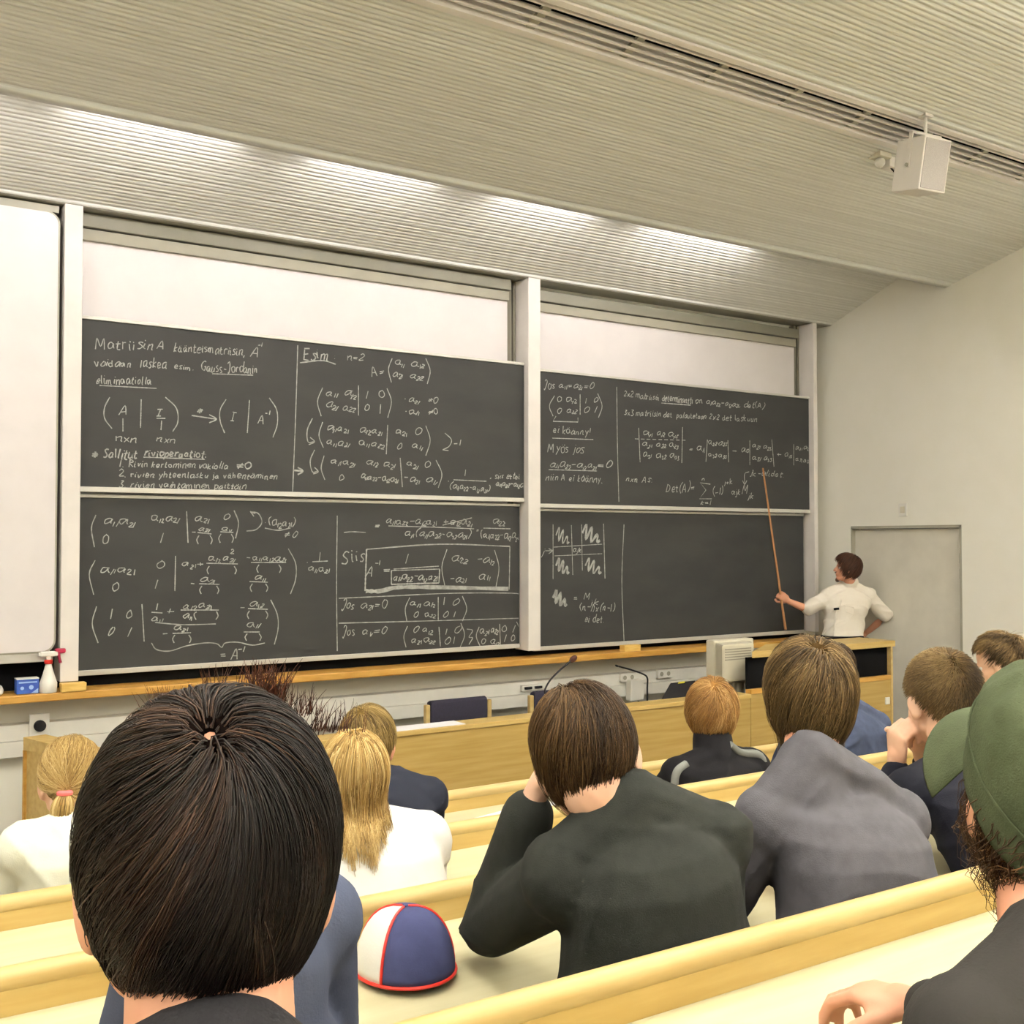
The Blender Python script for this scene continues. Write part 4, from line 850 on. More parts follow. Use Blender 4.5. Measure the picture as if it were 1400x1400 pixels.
def hair(parent, H, R, s, mt, N=4000, K=7, length=0.07, thick=0.014, whorl=(0.0, -0.62, 0.78), swirl=0.35, grav=0.25, width=0.0011, seed=1, front=0.42, side=-0.10, nape=-0.78, lock=0.35, lift=0.0, hang=None, tie=None, curl=0.0, comb=(0, 0, 0), tuft=None, rad=(1, 1, 1), topl=0.0, name='hair', lenvar=0.3, bald=0.0, ks=9.0, fringe=0.45, zmax=9.0, collide=None, fa=0.25, fs=0.6):
    r = np.random.RandomState(seed); AX = SKULL_R * s * np.array(rad) * 1.03; C = SKULL_C * s
    G3 = R.T @ np.array([0, 0, -1.0]); wv = nrm(np.array(whorl))
    # fitted cap
    bm = bmesh.new(); bmesh.ops.create_icosphere(bm, subdivisions=5, radius=1.0); D = np.array([v.co for v in bm.verts]); F = np.array([[v.index for v in f.verts] for f in bm.faces]); bm.free()
    def inside(D, m_=0.0): return D[:, 2] - hairline(D, front, side, nape, fa, fs) - m_
    msk = np.clip(inside(D) / 0.12, 0, 1); nz = 0.12 * np.sin(D @ np.array([31, 17, 23])) * np.sin(D @ np.array([-13, 37, 19]))
    tw = msk * (thick * s * (0.34 + nz)) - (1 - msk) * 0.012 * s
    if bald: kb = np.clip((1 - D @ wv) / bald, 0, 1); tw = tw * kb - 0.012 * s * (1 - np.clip(kb * 1.3, 0, 1))
    V = C + D * AX + D * tw[:, None]
    if mt.name + '_base' not in _M:
        mb_ = mt.copy(); mb_.name = mt.name + '_base'; pb = mb_.node_tree.nodes['Principled BSDF']; pb.inputs['Roughness'].default_value = 1.0; pb.inputs['Specular IOR Level'].default_value = 0.0; _M[mt.name + '_base'] = mb_
    cap = np_mesh(name, H + V @ R.T, F, _M[mt.name + '_base'], parent)
    tn = cap.data.attributes.new('tint', 'FLOAT', 'POINT'); tn.data.foreach_set('value', (0.12 + 0.15 * r.rand(len(V))).astype(np.float32))
    # strands
    i = np.arange(int(N * 2.6)) + 0.5; ph = np.arccos(1 - 2 * i / (N * 2.6)); th = math.pi * (1 + 5 ** 0.5) * i
    D = np.stack([np.cos(th) * np.sin(ph), np.sin(th) * np.sin(ph), np.cos(ph)], 1); D += r.normal(0, 0.02, D.shape); D /= np.linalg.norm(D, axis=1)[:, None]
    D = D[(inside(D, r.normal(0.01, 0.04, len(D))) > 0) & (D[:, 2] < zmax)]; n = len(D)
    if bald: D = D[(D @ wv) < 1 - bald * r.uniform(0.05, 1.0, n)]; n = len(D)
    lockn = np.stack([np.sin(D @ r.normal(0, ks, 3) + q) for q in r.uniform(0, 6, 3)], 1)
    fine = np.stack([np.sin(D @ r.normal(0, ks * 3, 3) + q) for q in r.uniform(0, 6, 3)], 1)
    len_ = length * s * (1 + lenvar * r.uniform(-1, 0.6, n)) * (1 + 0.15 * lockn[:, 0]) * (1 + topl * np.clip(D[:, 2], 0, 1))
    layer = r.uniform(0.5, 1.15, n) * (0.9 + 0.12 * fine[:, 0] + 0.12 * lockn[:, 2]); len_ = len_ * np.where(D[:, 1] > 0.1, 1 - (1 - fringe) * np.clip((D[:, 1] - 0.1) / 0.5, 0, 1), 1)
    p = C + D * AX * 1.0; P = [p.copy()]; step = (len_ / K)[:, None]; cph = r.uniform(0, 6.28, n); vel = None
    for j in range(K):
        q = (p - C) / AX; rho = np.linalg.norm(q, axis=1)[:, None]; u = nrm_rows(q / AX)
        f = (u @ wv)[:, None] * u - wv; f = nrm_rows(f) + swirl * np.cross(u, wv) + np.array(comb)
        if tie is not None:
            f = nrm_rows(np.array(tie) * s - p)
        f = f + lock * (lockn * 0.7 + fine * 0.4) + r.normal(0, 0.10, p.shape)
        f = f + grav * (0.5 + j / K) * G3
        f = f - (f * u).sum(1)[:, None] * u + lift * u * (1 - 0.6 * j / K)
        f = nrm_rows(f)
        if hang is not None:
            below = ((p @ -G3) < hang * s)[:, None]; f = np.where(below, nrm_rows(G3 + 0.16 * lockn * 0.8 + r.normal(0, 0.06, p.shape)), f)
        if curl:
            a = cph + j * 2.1 + lockn[:, 1] * 2; f = nrm_rows(f + curl * (np.cos(a)[:, None] * u + np.sin(a)[:, None] * np.cross(u, f)))
        if vel is not None: f = nrm_rows(0.55 * f + 0.45 * vel)
        vel = f
        st = step
        if tie is not None: st = np.minimum(step, np.linalg.norm(np.array(tie) * s - p, axis=1)[:, None] * 0.9)
        p = p + f * st
        q = (p - C) / AX; rho = np.linalg.norm(q, axis=1)[:, None]
        want = 1 + (thick * s * layer * (0.75 + 0.25 * (j + 1) / K) / AX.mean())[:, None]
        push = np.where(rho < want, want / rho, 1.0)
        if not lift: push = np.where((rho > want) & (((p @ -G3) > -0.02 * s)[:, None]), (1 + (want / rho - 1) * 0.6), push)
        p = C + (p - C) * push; P.append(p.copy())
    P = np.stack(P, 1)
    W = H + P @ R.T
    if collide is not None:
        vv, ff = [], []
        for me in (collide.data, collide.parent.data): o0 = len(vv); vv += [v.co.copy() for v in me.vertices]; ff += [[i + o0 for i in q.vertices] for q in me.polygons]
        bv = BVHTree.FromPolygons(vv, ff)
        fl = W.reshape(-1, 3); low = np.where(fl[:, 2] < H[2] - 0.03)[0]
        od = R @ np.array([0, -1.0, 0]); od[2] = 0.35; od = nrm(od)
        for q in low:
            if (R.T @ (fl[q] - H))[1] > 0.04: continue
            g_ = 0.004 + 0.012 * r.rand()
            hit, no, _, d_ = bv.ray_cast(Vector(fl[q] + od * 0.3), Vector(-od), 0.6)
            if hit is not None and d_ < 0.3 + g_: fl[q] = np.array(hit) + od * g_
        W = fl.reshape(P.shape)
        for _ in range(4): W[:, 2:-1] = 0.25 * W[:, 1:-2] + 0.5 * W[:, 2:-1] + 0.25 * W[:, 3:]
    tint = np.clip(0.5 + 0.22 * lockn[:, 1] + 0.12 * fine[:, 1] + r.normal(0, 0.14, n), 0.02, 1)
    strands('hair_strands', W, width * s, tint, mt, cap, C=H + R @ C)
    return cap
def nrm_rows(v): return v / (np.linalg.norm(v, axis=1)[:, None] + 1e-9)
def strands(name, P, width, tint, mt, parent, C=None, taper=0.35):
    """P (n, K+1, 3): triangular tapered strands in ONE mesh"""
    n, k1, _ = P.shape; T = np.gradient(P, axis=1); T /= np.linalg.norm(T, axis=2)[..., None] + 1e-9
    U = P - (np.asarray(C) if C is not None else P.mean((0, 1))); U -= (U * T).sum(2)[..., None] * T; U /= np.linalg.norm(U, axis=2)[..., None] + 1e-9
    B = np.cross(T, U); wd = (width * np.linspace(1, taper, k1))[None, :, None]
    Q = np.stack([P + U * wd * 0.6, P - U * wd * 0.4 + B * wd, P - U * wd * 0.4 - B * wd], 2)        # n,k1,3,3
    V = Q.reshape(-1, 3); idx = np.arange(n * k1 * 3).reshape(n, k1, 3); qs = []
    for a in range(3):
        b = (a + 1) % 3; qs.append(np.stack([idx[:, :-1, a], idx[:, :-1, b], idx[:, 1:, b], idx[:, 1:, a]], -1).reshape(-1, 4))
    o = np_mesh(name, V, np.vstack(qs), mt, parent)
    at = o.data.attributes.new('tint', 'FLOAT', 'POINT'); at.data.foreach_set('value', np.repeat(tint, k1 * 3).astype(np.float32))
    return o

def skin(name, c): return mat(name, c, 0.55, tuple(min(255, int(v * f)) for v, f in zip(c, (0.98, 0.93, 0.90))), nscale=14, spec=0.3)
SK1 = skin('skin_fair', (216, 178, 154)); SK2 = skin('skin_rosy', (200, 150, 124)); SK3 = skin('skin_tan', (194, 142, 116))
def cloth(name, c, c2=None, bump=0.12, bs=260, n=3.0): return mat(name, c, 0.9, c2 or tuple(v * 0.9 for v in c), nscale=n, bump=bump, bscale=bs, spec=0.15)
M_JEAN = cloth('dark_trousers', (44, 46, 58))

def torso(P, pel, N, SL, SR, g=0.0, chest=0.115, bow=0.05, waist=0.15, up=0.0):
    """trunk from pelvis to neck base, shoulders at SL / SR, surface grown by g"""
    mid = (SL + SR) / 2; A = nrm(SR - SL); hw = np.linalg.norm(SR - SL) / 2; ax = nrm(N - pel); Fd = nrm(np.cross(ax, A)) * -1
    if Fd @ np.array([math.sin(YAW), math.cos(YAW), 0]) < -2: Fd = -Fd
    Fd = nrm(np.cross(np.array([0, 0, 1.0]), A)); 
    top = mid + np.array([0, 0, 0.045]); secs = []
    for t, a, b in ((-0.10, 0.13, 0.10), (-0.04, 0.165, 0.125), (0.08, 0.168, 0.128), (0.3, waist, 0.108), (0.5, 0.165, 0.112), (0.7, hw * 1.0, chest), (0.86, hw * 1.02, chest * 0.96), (0.96, hw * 0.85, chest * 0.78), (1.02, hw * 0.55, chest * 0.55), (1.06, hw * 0.3, chest * 0.4)):
        c = pel + (top - pel) * t - Fd * bow * math.sin(math.pi * min(1, max(0, t)) * 0.8)
        Ax = nrm(A * np.array([1, 1, min(1, max(0, t))])); secs.append((c, Ax * (a + g), Fd * (b + g)))
    P.loft(secs)
    for Sh in (SL, SR):
        P.cap(Sh, 0.062 + g, Sh * 0.75 + mid * 0.25 - np.array([0, 0, 0.02]), 0.07 + g); P.cap(N + np.array([0, 0, -0.005]) - Fd * 0.01, 0.05 + g, Sh + np.array([0, 0, 0.012]), 0.046 + g)
    return Fd
def tuck(body, sh, pel, N, wrists, R, H, s):
    """keep the body just under the garment"""
    me = sh.data; bv = BVHTree.FromPolygons([v.co for v in me.vertices], [p.vertices for p in me.polygons])
    for v in body.data.vertices:
        c = v.co
        if c.z > N[2] - 0.02 or c.z < pel[2] - 0.1 or (Vector(H) - c).length < 0.15 * s: continue
        if any((Vector(w_) - c).length < 0.16 for w_ in wrists): continue
        loc, no, _, d = bv.find_nearest(c, 0.06)
        if loc is not None and ((c - loc).dot(no) > -0.006): v.co = loc - no * 0.009
    body.data.update()
def make_person(label, H, yaw, pitch, roll, s, N, SL, SR, pel, skin_m, shirt_m, shirt='shirt', arms=(), hands=(), knees=True, voxel=0.008, folds=None, cuff=0.0, g=0.012, trousers=M_JEAN, collar=None, chest=0.115, bow=0.02, waist=0.15, sleeve=1.0, thigh=None, stand=False, floorz=0.0, nk=0.057, face=True):
    """arms: two lists [shoulder, elbow, wrist]; hands: dicts for hand_prims"""
    R = frame(yaw, pitch, roll); H, N, SL, SR, pel = map(V3, (H, N, SL, SR, pel))
    P = Prims(); head_prims(P, H, R, s); Fd = torso(P, pel, N, SL, SR, -0.012, chest, bow, waist)
    P.cap(N - np.array([0, 0, 0.03]), nk * s * 1.0, H + R @ (np.array([0, -0.022, -0.06]) * s), nk * s)
    A = nrm((SR - SL) * np.array([1, 1, 0])); legs = []
    if not stand: A = np.array([1.0, 0, 0]); Fd = np.array([0, 1.0, 0])
    for sx in (-1, 1):
        hip = pel + A * sx * 0.095
        if stand: kn = hip + np.array([0, 0, -1]) * (hip[2] - floorz) * 0.5 + Fd * 0.02; ft = np.array([hip[0], hip[1], floorz + 0.06])
        else: kn = hip + Fd * 0.345 + np.array([0, 0, -0.01]); ft = kn + Fd * 0.03; ft[2] = max(floorz + 0.06, kn[2] - 0.42)
        legs.append((hip, kn, ft))
        P.chain([hip, kn, ft], [0.088, 0.058, 0.04]); P.cap(ft + np.array([0, 0, -0.02]), 0.038, ft + Fd * 0.13 + np.array([0, 0, -0.03]), 0.03)
    for a in arms: P.chain([V3(q) for q in a], [0.050, 0.040, 0.027])
    for h in hands: hand_prims(P, **h)
    body = P.merge('person', voxel, skin_m, None, 2)
    tag(body, label, 'person')
    if face: eyes(body, H, R, s)
    Q = Prims(); torso(Q, pel + np.array([0, 0, 0.02]), N, SL, SR, g, chest, bow, waist)
    for a in arms:
        a = [V3(q) for q in a]; w_ = a[1] + (a[2] - a[1]) * (0.90 if sleeve >= 1 else max(0.0, sleeve)); 
        if sleeve > 0: Q.chain([a[0], a[1], w_], [0.052 + g, 0.043 + g, 0.034 + g * (1.0 if sleeve >= 1 else 1.6)])
        else:
            w_ = a[0] + (a[1] - a[0]) * (1 + sleeve); Q.cap(a[0], 0.052 + g, w_, 0.046 + g * 1.4)
    Q.cap(N - np.array([0, 0, 0.075]), 0.085 + g, N - np.array([0, 0, 0.022]), nk * s + g)
    if collar: 
        up = nrm(H + R @ (np.array([0, -0.022, -0.06]) * s) - N); Q.cap(N - up * 0.02, nk * s + g + 0.006, N + up * collar, nk * s + g)
    sh = Q.merge(shirt, voxel, shirt_m, body, 4, folds)
    tuck(body, sh, pel, N, [V3(a[2]) for a in arms], R, H, s)
    T_ = Prims()
    for hip, kn, ft in legs:
        T_.chain([hip, kn, ft + np.array([0, 0, 0.02])], [0.098, 0.068, 0.055])
    T_.cap(legs[0][0], 0.11, legs[1][0], 0.11); T_.merge('trousers', 0.014, trousers, body, 3)
    return body, R, H
def sit(k, x, dy=0.18): return np.array([x, RAILY[k] + 0.04 + dy, SEATZ[k] + 0.118])

# ---------------------------------------------------------------- the lecture's people
def default_arms(N, SL, SR, k, bend=0.0):
    A = nrm((SR - SL) * np.array([1, 1, 0])); Fd = nrm(np.cross([0, 0, 1.0], A)); out = []
    for S_, sx in ((SL, -1), (SR, 1)):
        e = S_ + np.array([0, 0, -0.25]) + Fd * 0.10 + A * sx * 0.05; e[2] = max(e[2], DT[k - 1] + 0.07); w_ = e + Fd * 0.20 - A * sx * 0.07; w_[2] = DT[k - 1] + 0.075; w_[1] = min(max(w_[1], RAILY[k - 1] - 0.34), RAILY[k - 1] - 0.23); out.append([S_, e, w_])
    return out
def on_desk(p, k, h=0.065): p = p.copy(); p[2] = max(p[2], DT[k - 1] + h); return p
def hands_for(arms, SL, SR, curl=(0.5, 0.5, 0.55, 0.6)):
    hs = []
    for a, sd in zip(arms, (-1, 1)):
        d = nrm(a[2] - a[1]) + np.array([0, 0, 0.0]); d[2] *= 0.2
        hs.append(dict(wrist=a[2], d=d, pn=(0, 0, -1), side=sd, curl=curl))
    return hs
def seated(label, k, Hpx, N, SL, SR, dyaw, pitch, roll, s, skin_m, shirt_m, pelx=None, arms=None, hands=None, **kw):
    H = PY(*Hpx); N = PY(*N); SL = PY(*SL); SR = PY(*SR); mid = (SL + SR) / 2
    pel = sit(k, mid[0] if pelx is None else pelx)
    arms = default_arms(N, SL, SR, k) if arms is None else arms
    hands = hands_for(arms, SL, SR) if hands is None else hands
    return make_person(label, H, -phi(Hpx[0]) + math.radians(dyaw), math.radians(pitch), math.radians(roll), s, N, SL, SR, pel, skin_m, shirt_m, arms=arms, hands=hands, floorz=0.116 + 0.12 * (k - 1), **kw)

HB_DARK = hair_mat('hair_near_black', [(5, 3, 3), (14, 9, 7), (28, 18, 13), (66, 46, 33)], 0.55)
HB_TUFT = hair_mat('hair_reddish_tips', [(26, 14, 10), (58, 29, 17), (88, 50, 29)])
HB_BROWN = hair_mat('hair_brown', [(16, 10, 6), (40, 28, 17), (70, 51, 31), (102, 79, 50)])
HB_LBROWN = hair_mat('hair_light_brown', [(32, 23, 12), (66, 50, 29), (104, 84, 53), (152, 128, 88)])
HB_BLOND = hair_mat('hair_blonde', [(80, 58, 27), (146, 117, 65), (188, 160, 104), (222, 202, 152)])
HB_ASH = hair_mat('hair_ash_blonde', [(56, 42, 20), (100, 81, 44), (138, 115, 69), (172, 149, 100)])
HB_GINGER = hair_mat('hair_ginger', [(84, 56, 28), (136, 99, 54), (168, 129, 77), (204, 170, 116)])
HB_LECT = hair_mat('hair_dark_chestnut', [(24, 14, 10), (48, 29, 20), (72, 45, 32), (92, 60, 44)])

# -- lecturer at the boards
M_SHIRTW = cloth('white_shirt', (236, 230, 218), (230, 222, 208), 0.06)
H = PY(1158, 777, 6.85); N = PY(1161, 800, 6.90); SL_ = PY(1187, 815, 6.80); SR_ = PY(1131, 816, 6.98); pel = PY(1151, 886, 6.88)
aR = [SR_, PY(1104, 833, 7.06), PY(1078, 822, 7.13)]; aL = [SL_, PY(1211, 842, 6.74), PY(1184, 866, 7.0)]
hR = dict(wrist=aR[2], d=PY(1066, 812, 7.15) - aR[2], pn=nrm(np.array([0.0, 1, 0]) * 0.2 + RT * 0.75 + np.array([0, 0, 0.1])) * -1, side=1, curl=(1.15, 1.2, 1.2, 1.25), thumb=0.9, s=1.05)
hR['pn'] = nrm(FW + RT * -0.15)
hL = dict(wrist=aL[2], d=PY(1172, 876, 7.04) - aL[2], pn=-RT, side=1, curl=(0.4, 0.4, 0.4, 0.5))
lecturer, R_, H_ = make_person('man in a white shirt standing by the boards, pointing with a wooden stick', H, -phi(1158) + math.radians(104), math.radians(4), 0, 1.03, N, SL_, SR_, pel, SK3, M_SHIRTW,
    arms=[aR, aL], hands=[hR, hL], voxel=0.007, sleeve=-0.06, folds=fold_fn(0.012, 4), stand=True, floorz=0.0, collar=0.05, chest=0.135, bow=0.0, waist=0.17, g=0.018)
hair(lecturer, H_, R_, 1.03, HB_LECT, N=3800, K=7, length=0.13, thick=0.024, whorl=(0.05, -0.5, 0.86), grav=0.9, width=0.0022, seed=3, side=-0.42, nape=-1.05, front=0.60, lock=0.3, fa=-0.05, fs=0.35, fringe=0.3)
P = Prims(); P.ell(H_ + R_ @ np.array([0, 0.079, -0.110]) * 1.03, np.array([0.024, 0.018, 0.02]) * 1.1, R_); P.ell(H_ + R_ @ np.array([0, 0.100, -0.046]) * 1.03, np.array([0.026, 0.006, 0.006]) * 1.1, R_); P.merge('beard', 0.004, mat('beard_dark', (58, 38, 32), 0.8), lecturer, 1)
b = MB(); pts = []
for q in np.linspace(0, 2 * math.pi, 28, endpoint=False): pts.append(pel + np.array([0, 0, 0.10]) + nrm(SR_ - SL_) * 0.186 * math.cos(q) * np.array([1, 1, 0]) + nrm(np.cross([0, 0, 1.0], SR_ - SL_)) * 0.145 * math.sin(q))
b.tube(pts, 0.02, 8, True); b.build('belt', M_BLACK, lecturer, True)
shm = [o for o in lecturer.children if o.name.startswith('shirt')][0]
def on_shirt(x, y, Yq=6.7, off=0.003):
    _, loc, no, _ = shm.closest_point_on_mesh(Vector(PY(x, y, Yq))); return np.array(loc + no * off)
b = MB(); b.tube([on_shirt(x, y, 6.68, 0.0) for x, y in ((1152, 803), (1146, 815), (1141, 830), (1136, 848), (1131, 868))], 0.009, 6); b.build('placket', M_SHIRTW, lecturer, True)
b = MB(); b.tube([on_shirt(x, y, 6.66, 0.0) for x, y in ((1160, 826), (1161, 840), (1173, 842), (1174, 828))], 0.004, 6, True); b.build('chest_pocket', M_SHIRTW, lecturer, True)
c_ = on_shirt(1137, 835, 6.66, 0.008); b = MB(); b.tube([c_ + RT * -0.02, c_ + RT * 0.025 + np.array([0, 0, 0.005])], 0.011, 10); b.build('lapel_microphone', M_BLACK, lecturer, True)
a_, b_ = PY(1074, 861, 7.10), PY(1043, 640, 7.375); b = MB(); b.tube([a_, b_], [0.012, 0.008], 10); o = b.build('pointer_stick', M_STICK, None, True); tag(o, 'long wooden pointer stick held up against the right chalkboards', 'pointer')

# -- front row (bench desk nearest the counter)
M_CREAM = cloth('cream_knit', (218, 220, 206), (210, 213, 198), 0.08)
p, R_, H_ = seated('woman with blonde ponytail and pink hair tie in a cream top', 1, (97, 1070, 3.35), (100, 1132, 3.24), (34, 1164, 3.22), (168, 1162, 3.22), -2, -8, 0, 0.97, SK1, M_CREAM, folds=fold_fn(0.010, 11, (0, 0, 1), 22), g=0.018)
TIE = (-0.012, -0.130, -0.014)
cap_ = hair(p, H_, R_, 0.97, HB_BLOND, N=5200, K=9, length=0.22, thick=0.016, width=0.0013, seed=5, tie=TIE, lock=0.22, grav=0.0, nape=-0.95, side=-0.25, front=0.5, lenvar=0.1)
tw = H_ + R_ @ (np.array(TIE) * 0.97); rs = np.random.RandomState(8); n = 420; a0 = rs.uniform(0, 6.28, n); rr = np.sqrt(rs.uniform(0, 1, n)); ks_ = np.linspace(0, 1, 9)
prof = np.array([0.010, 0.018, 0.026, 0.030, 0.031, 0.029, 0.024, 0.016, 0.006]); ln = rs.uniform(0.8, 1.05, n) * 0.115
bk = R_ @ np.array([0, -1, 0]); sd = R_ @ np.array([1, 0, 0])
Pp = tw[None, None] + np.array([0, 0, -1.0]) * (ln[:, None] * ks_)[..., None] + sd * ((np.cos(a0) * rr)[:, None] * prof)[..., None] + bk * ((np.sin(a0) * rr)[:, None] * prof * 0.8 + 0.014 * np.sin(ks_ * 3))[..., None] - sd * (0.012 * ks_)[None, :, None]
strands('ponytail', Pp, 0.0017, np.clip(0.5 + 0.3 * np.sin(a0 * 3) + rs.normal(0, 0.15, n), 0, 1), HB_BLOND, p, tw + np.array([0, 0, -0.05]))
b = MB(); b.tube([tw + np.array([0, 0, -0.006]) + sd * 0.014 * math.cos(q) + bk * (0.014 * math.sin(q) + 0.002) for q in np.linspace(0, 6.283, 16, endpoint=False)], 0.008, 8, True); b.build('hair_tie', mat('pink_elastic', (228, 112, 112), 0.7), p, True)

M_NAVY = cloth('navy_shirt', (34, 37, 48), (29, 32, 43))
p, R_, H_ = seated('man with short dark blonde hair in a navy shirt, seated below the counter paper', 1, (503, 1019, 3.30), (517, 1066, 3.23), (446, 1092, 3.23), (584, 1090, 3.21), -18, -6, 0, 1.0, SK2, M_NAVY, folds=fold_fn(0.006, 12))
hair(p, H_, R_, 1.0, HB_ASH, N=4600, K=6, length=0.09, thick=0.016, whorl=(-0.15, -0.5, 0.85), width=0.0013, seed=6, grav=0.5, lock=0.22)

M_BLACKJ = cloth('black_jacket', (19, 18, 21), (16, 15, 18)); M_GREYST = cloth('grey_stripe', (112, 114, 110))
p, R_, H_ = seated('boy with ginger blond hair in a black jacket with grey shoulder stripes', 1, (973, 978, 3.26), (976, 1034, 3.2), (931, 1062, 3.20), (1028, 1050, 3.20), 2, -2, 0, 1.08, SK1, M_BLACKJ, shirt='jacket', folds=fold_fn(0.008, 13), collar=0.075, g=0.02)
hair(p, H_, R_, 1.08, HB_GINGER, N=5200, K=6, length=0.085, thick=0.024, whorl=(0.05, -0.45, 0.9), width=0.0015, seed=7, grav=0.45, lock=0.5, nape=-1.1, side=-0.4)
for k, (a, q) in enumerate((([(945, 1030, 3.115), (925, 1042, 3.105), (915, 1058, 3.10), (911, 1085, 3.11)], 0), ([(1000, 1017, 3.13), (1022, 1022, 3.12), (1038, 1034, 3.15), (1044, 1060, 3.16)], 1))):
    jk = [o for o in p.children if o.name.startswith('jacket')][0]; b = MB(); dg = bpy.context.evaluated_depsgraph_get(); pts = []
    for x, y, Yq in a:
        d = ray(x, y); hit, loc, no, _ = jk.closest_point_on_mesh(jk.matrix_world.inverted() @ Vector(PY(x, y, Yq))); pts.append(Vector(loc) + Vector(no) * -0.004)
    b.tube(smooth(np.array([np.array(v) for v in pts]), 5), 0.0165, 10); o = b.build('shoulder_stripe', M_GREYST, p, True); tag(o, 'grey stripe')

M_DENIM = cloth('denim_shirt', (57, 64, 84), (48, 55, 74), 0.15, 320, 30)
p, R_, H_ = seated('man in a blue denim shirt, mostly hidden behind the grey shirted student', 1, (1141, 920, 3.4), (1152, 962, 3.3), (1098, 990, 3.27), (1197, 992, 3.30), -5, -4, 0, 1.0, SK2, M_DENIM, folds=fold_fn(0.006, 14))
hair(p, H_, R_, 1.0, HB_BROWN, N=2600, K=6, length=0.13, thick=0.018, width=0.0018, seed=8, grav=0.7, nape=-1.0)
p, R_, H_ = seated('person with brown hair, only a bit of crown showing between two other heads at right', 1, (1331, 944, 3.35), (1333, 990, 3.25), (1290, 1015, 3.25), (1385, 1015, 3.25), 0, -8, 0, 0.98, SK2, M_NAVY)
hair(p, H_, R_, 0.98, HB_BROWN, N=2200, K=5, length=0.08, thick=0.014, width=0.0018, seed=9, grav=0.5)

# -- second row
M_WHITET = cloth('white_sweater', (222, 221, 217), (215, 214, 209), 0.06)
p, R_, H_ = seated('woman with long straight blonde hair in a white sweater, seen from behind', 2, (484, 1067, 2.62), (492, 1126, 2.59), (408, 1150, 2.60), (577, 1148, 2.56), 4, -6, 0, 0.98, SK1, M_WHITET, shirt='sweater', folds=fold_fn(0.010, 15, (0.5, 0, 1), 18), g=0.02)
hair(p, H_, R_, 0.98, HB_BLOND, N=6500, K=13, length=0.155, thick=0.020, whorl=(0.0, -0.1, 1.0), width=0.0014, seed=10, grav=1.0, lock=0.16, hang=-0.02, swirl=0.1, nape=-0.8, side=-0.35, lenvar=0.22, rad=(0.98, 1, 1), collide=garment(p))

p, R_, H_ = seated('young man with cropped sandy hair in profile, looking down above the green cap', 2, (1367, 906, 2.7), (1378, 944, 2.66), (1340, 972, 2.80), (1420, 968, 2.55), 78, -22, 0, 0.94, SK1, M_NAVY)
hair(p, H_, R_, 0.94, HB_LBROWN, N=3800, K=5, length=0.05, thick=0.016, whorl=(0.0, -0.6, 0.8), width=0.0014, seed=11, grav=0.1, lift=0.25, front=0.52, comb=(0, 0.4, 0.1), side=-0.02, fa=-0.05, fs=0.35)

# -- third row
M_CHAR = cloth('charcoal_sweater', (37, 39, 36), (32, 34, 31), 0.2, 420, 40)
SL_, SR_ = (772, 1200, 1.62), (970, 1152, 1.53)
sl, sr = PY(*SL_), PY(*SR_)
aL = [sl, on_desk(PY(672, 1285, 1.93), 3), PY(727, 1098, 1.80)]; aR = [sr, on_desk(PY(962, 1335, 1.56), 3, 0.08), on_desk(PY(905, 1325, 1.88), 3, 0.075)]
hL = dict(wrist=PY(734, 1083, 1.795), d=PY(762, 1030, 1.77) - PY(734, 1083, 1.795), pn=nrm(RT + FW * -0.2), side=1, curl=(0.35, 0.3, 0.3, 0.35), s=1.0)
hR = dict(wrist=aR[2], d=(0, 1, 0), pn=(0, 0, -1), side=1)
p, R_, H_ = seated('brown haired student in a charcoal sweater, hunched with head propped on left hand', 3, (803, 1036, 1.66), (860, 1098, 1.58), SL_, SR_, -4, -24, -15, 1.10, SK1, M_CHAR, shirt='sweater', arms=[aL, aR], hands=[hL, hR], voxel=0.0065, folds=fold_fn(0.010, 21, (0.2, 0.1, 1), 17), g=0.022, chest=0.13, bow=0.03, pelx=PY(890, 1300, 1.6)[0])
hair(p, H_, R_, 1.04, HB_BROWN, N=9500, K=10, length=0.175, thick=0.019, whorl=(-0.08, -0.35, 0.93), width=0.00095, seed=12, grav=0.6, lock=0.34, nape=-1.1, side=-0.42, swirl=0.5)

M_GREYS = cloth('grey_shirt', (78, 77, 82), (71, 70, 75), 0.15, 360, 30)
p, R_, H_ = seated('light brown haired student in a grey long sleeved shirt, upright beside the charcoal sweater', 3, (1107, 958, 1.72), (1106, 1036, 1.64), (1052, 1120, 1.66), (1224, 1124, 1.58), 14, -2, 0, 1.05, SK2, M_GREYS, voxel=0.0065, folds=fold_fn(0.011, 22, (0.3, 0.2, 1), 17), g=0.018, bow=0.05)
hair(p, H_, R_, 1.05, HB_LBROWN, N=8500, K=10, length=0.18, thick=0.021, whorl=(0.12, -0.4, 0.9), width=0.001, seed=13, grav=0.5, lock=0.32, nape=-1.15, side=-0.35, hang=-0.07)

M_DNAVY = cloth('dark_navy_sweater', (19, 20, 30), (16, 17, 25))
SL_, SR_ = (1246, 1085, 1.86), (1372, 1090, 1.80); sl, sr = PY(*SL_), PY(*SR_)
aL = [sl, on_desk(PY(1222, 1150, 2.02), 3), PY(1226, 1052, 2.08)]; aR = [sr, on_desk(PY(1345, 1160, 2.0), 3), PY(1262, 1040, 2.10)]
hL = dict(wrist=PY(1226, 1044, 2.08), d=PY(1228, 990, 2.06) - PY(1226, 1044, 2.08), pn=nrm(RT * 0.95 + FW * 0.3), side=1, curl=(1.0, 1.0, 1.0, 1.0), thumb=0.7, s=1.08)
hR = dict(wrist=PY(1262, 1036, 2.10), d=PY(1252, 985, 2.09) - PY(1262, 1036, 2.10), pn=nrm(-RT - FW * 0.2), side=-1, curl=(1.0, 1.0, 1.0, 1.0), thumb=0.7, s=1.08)
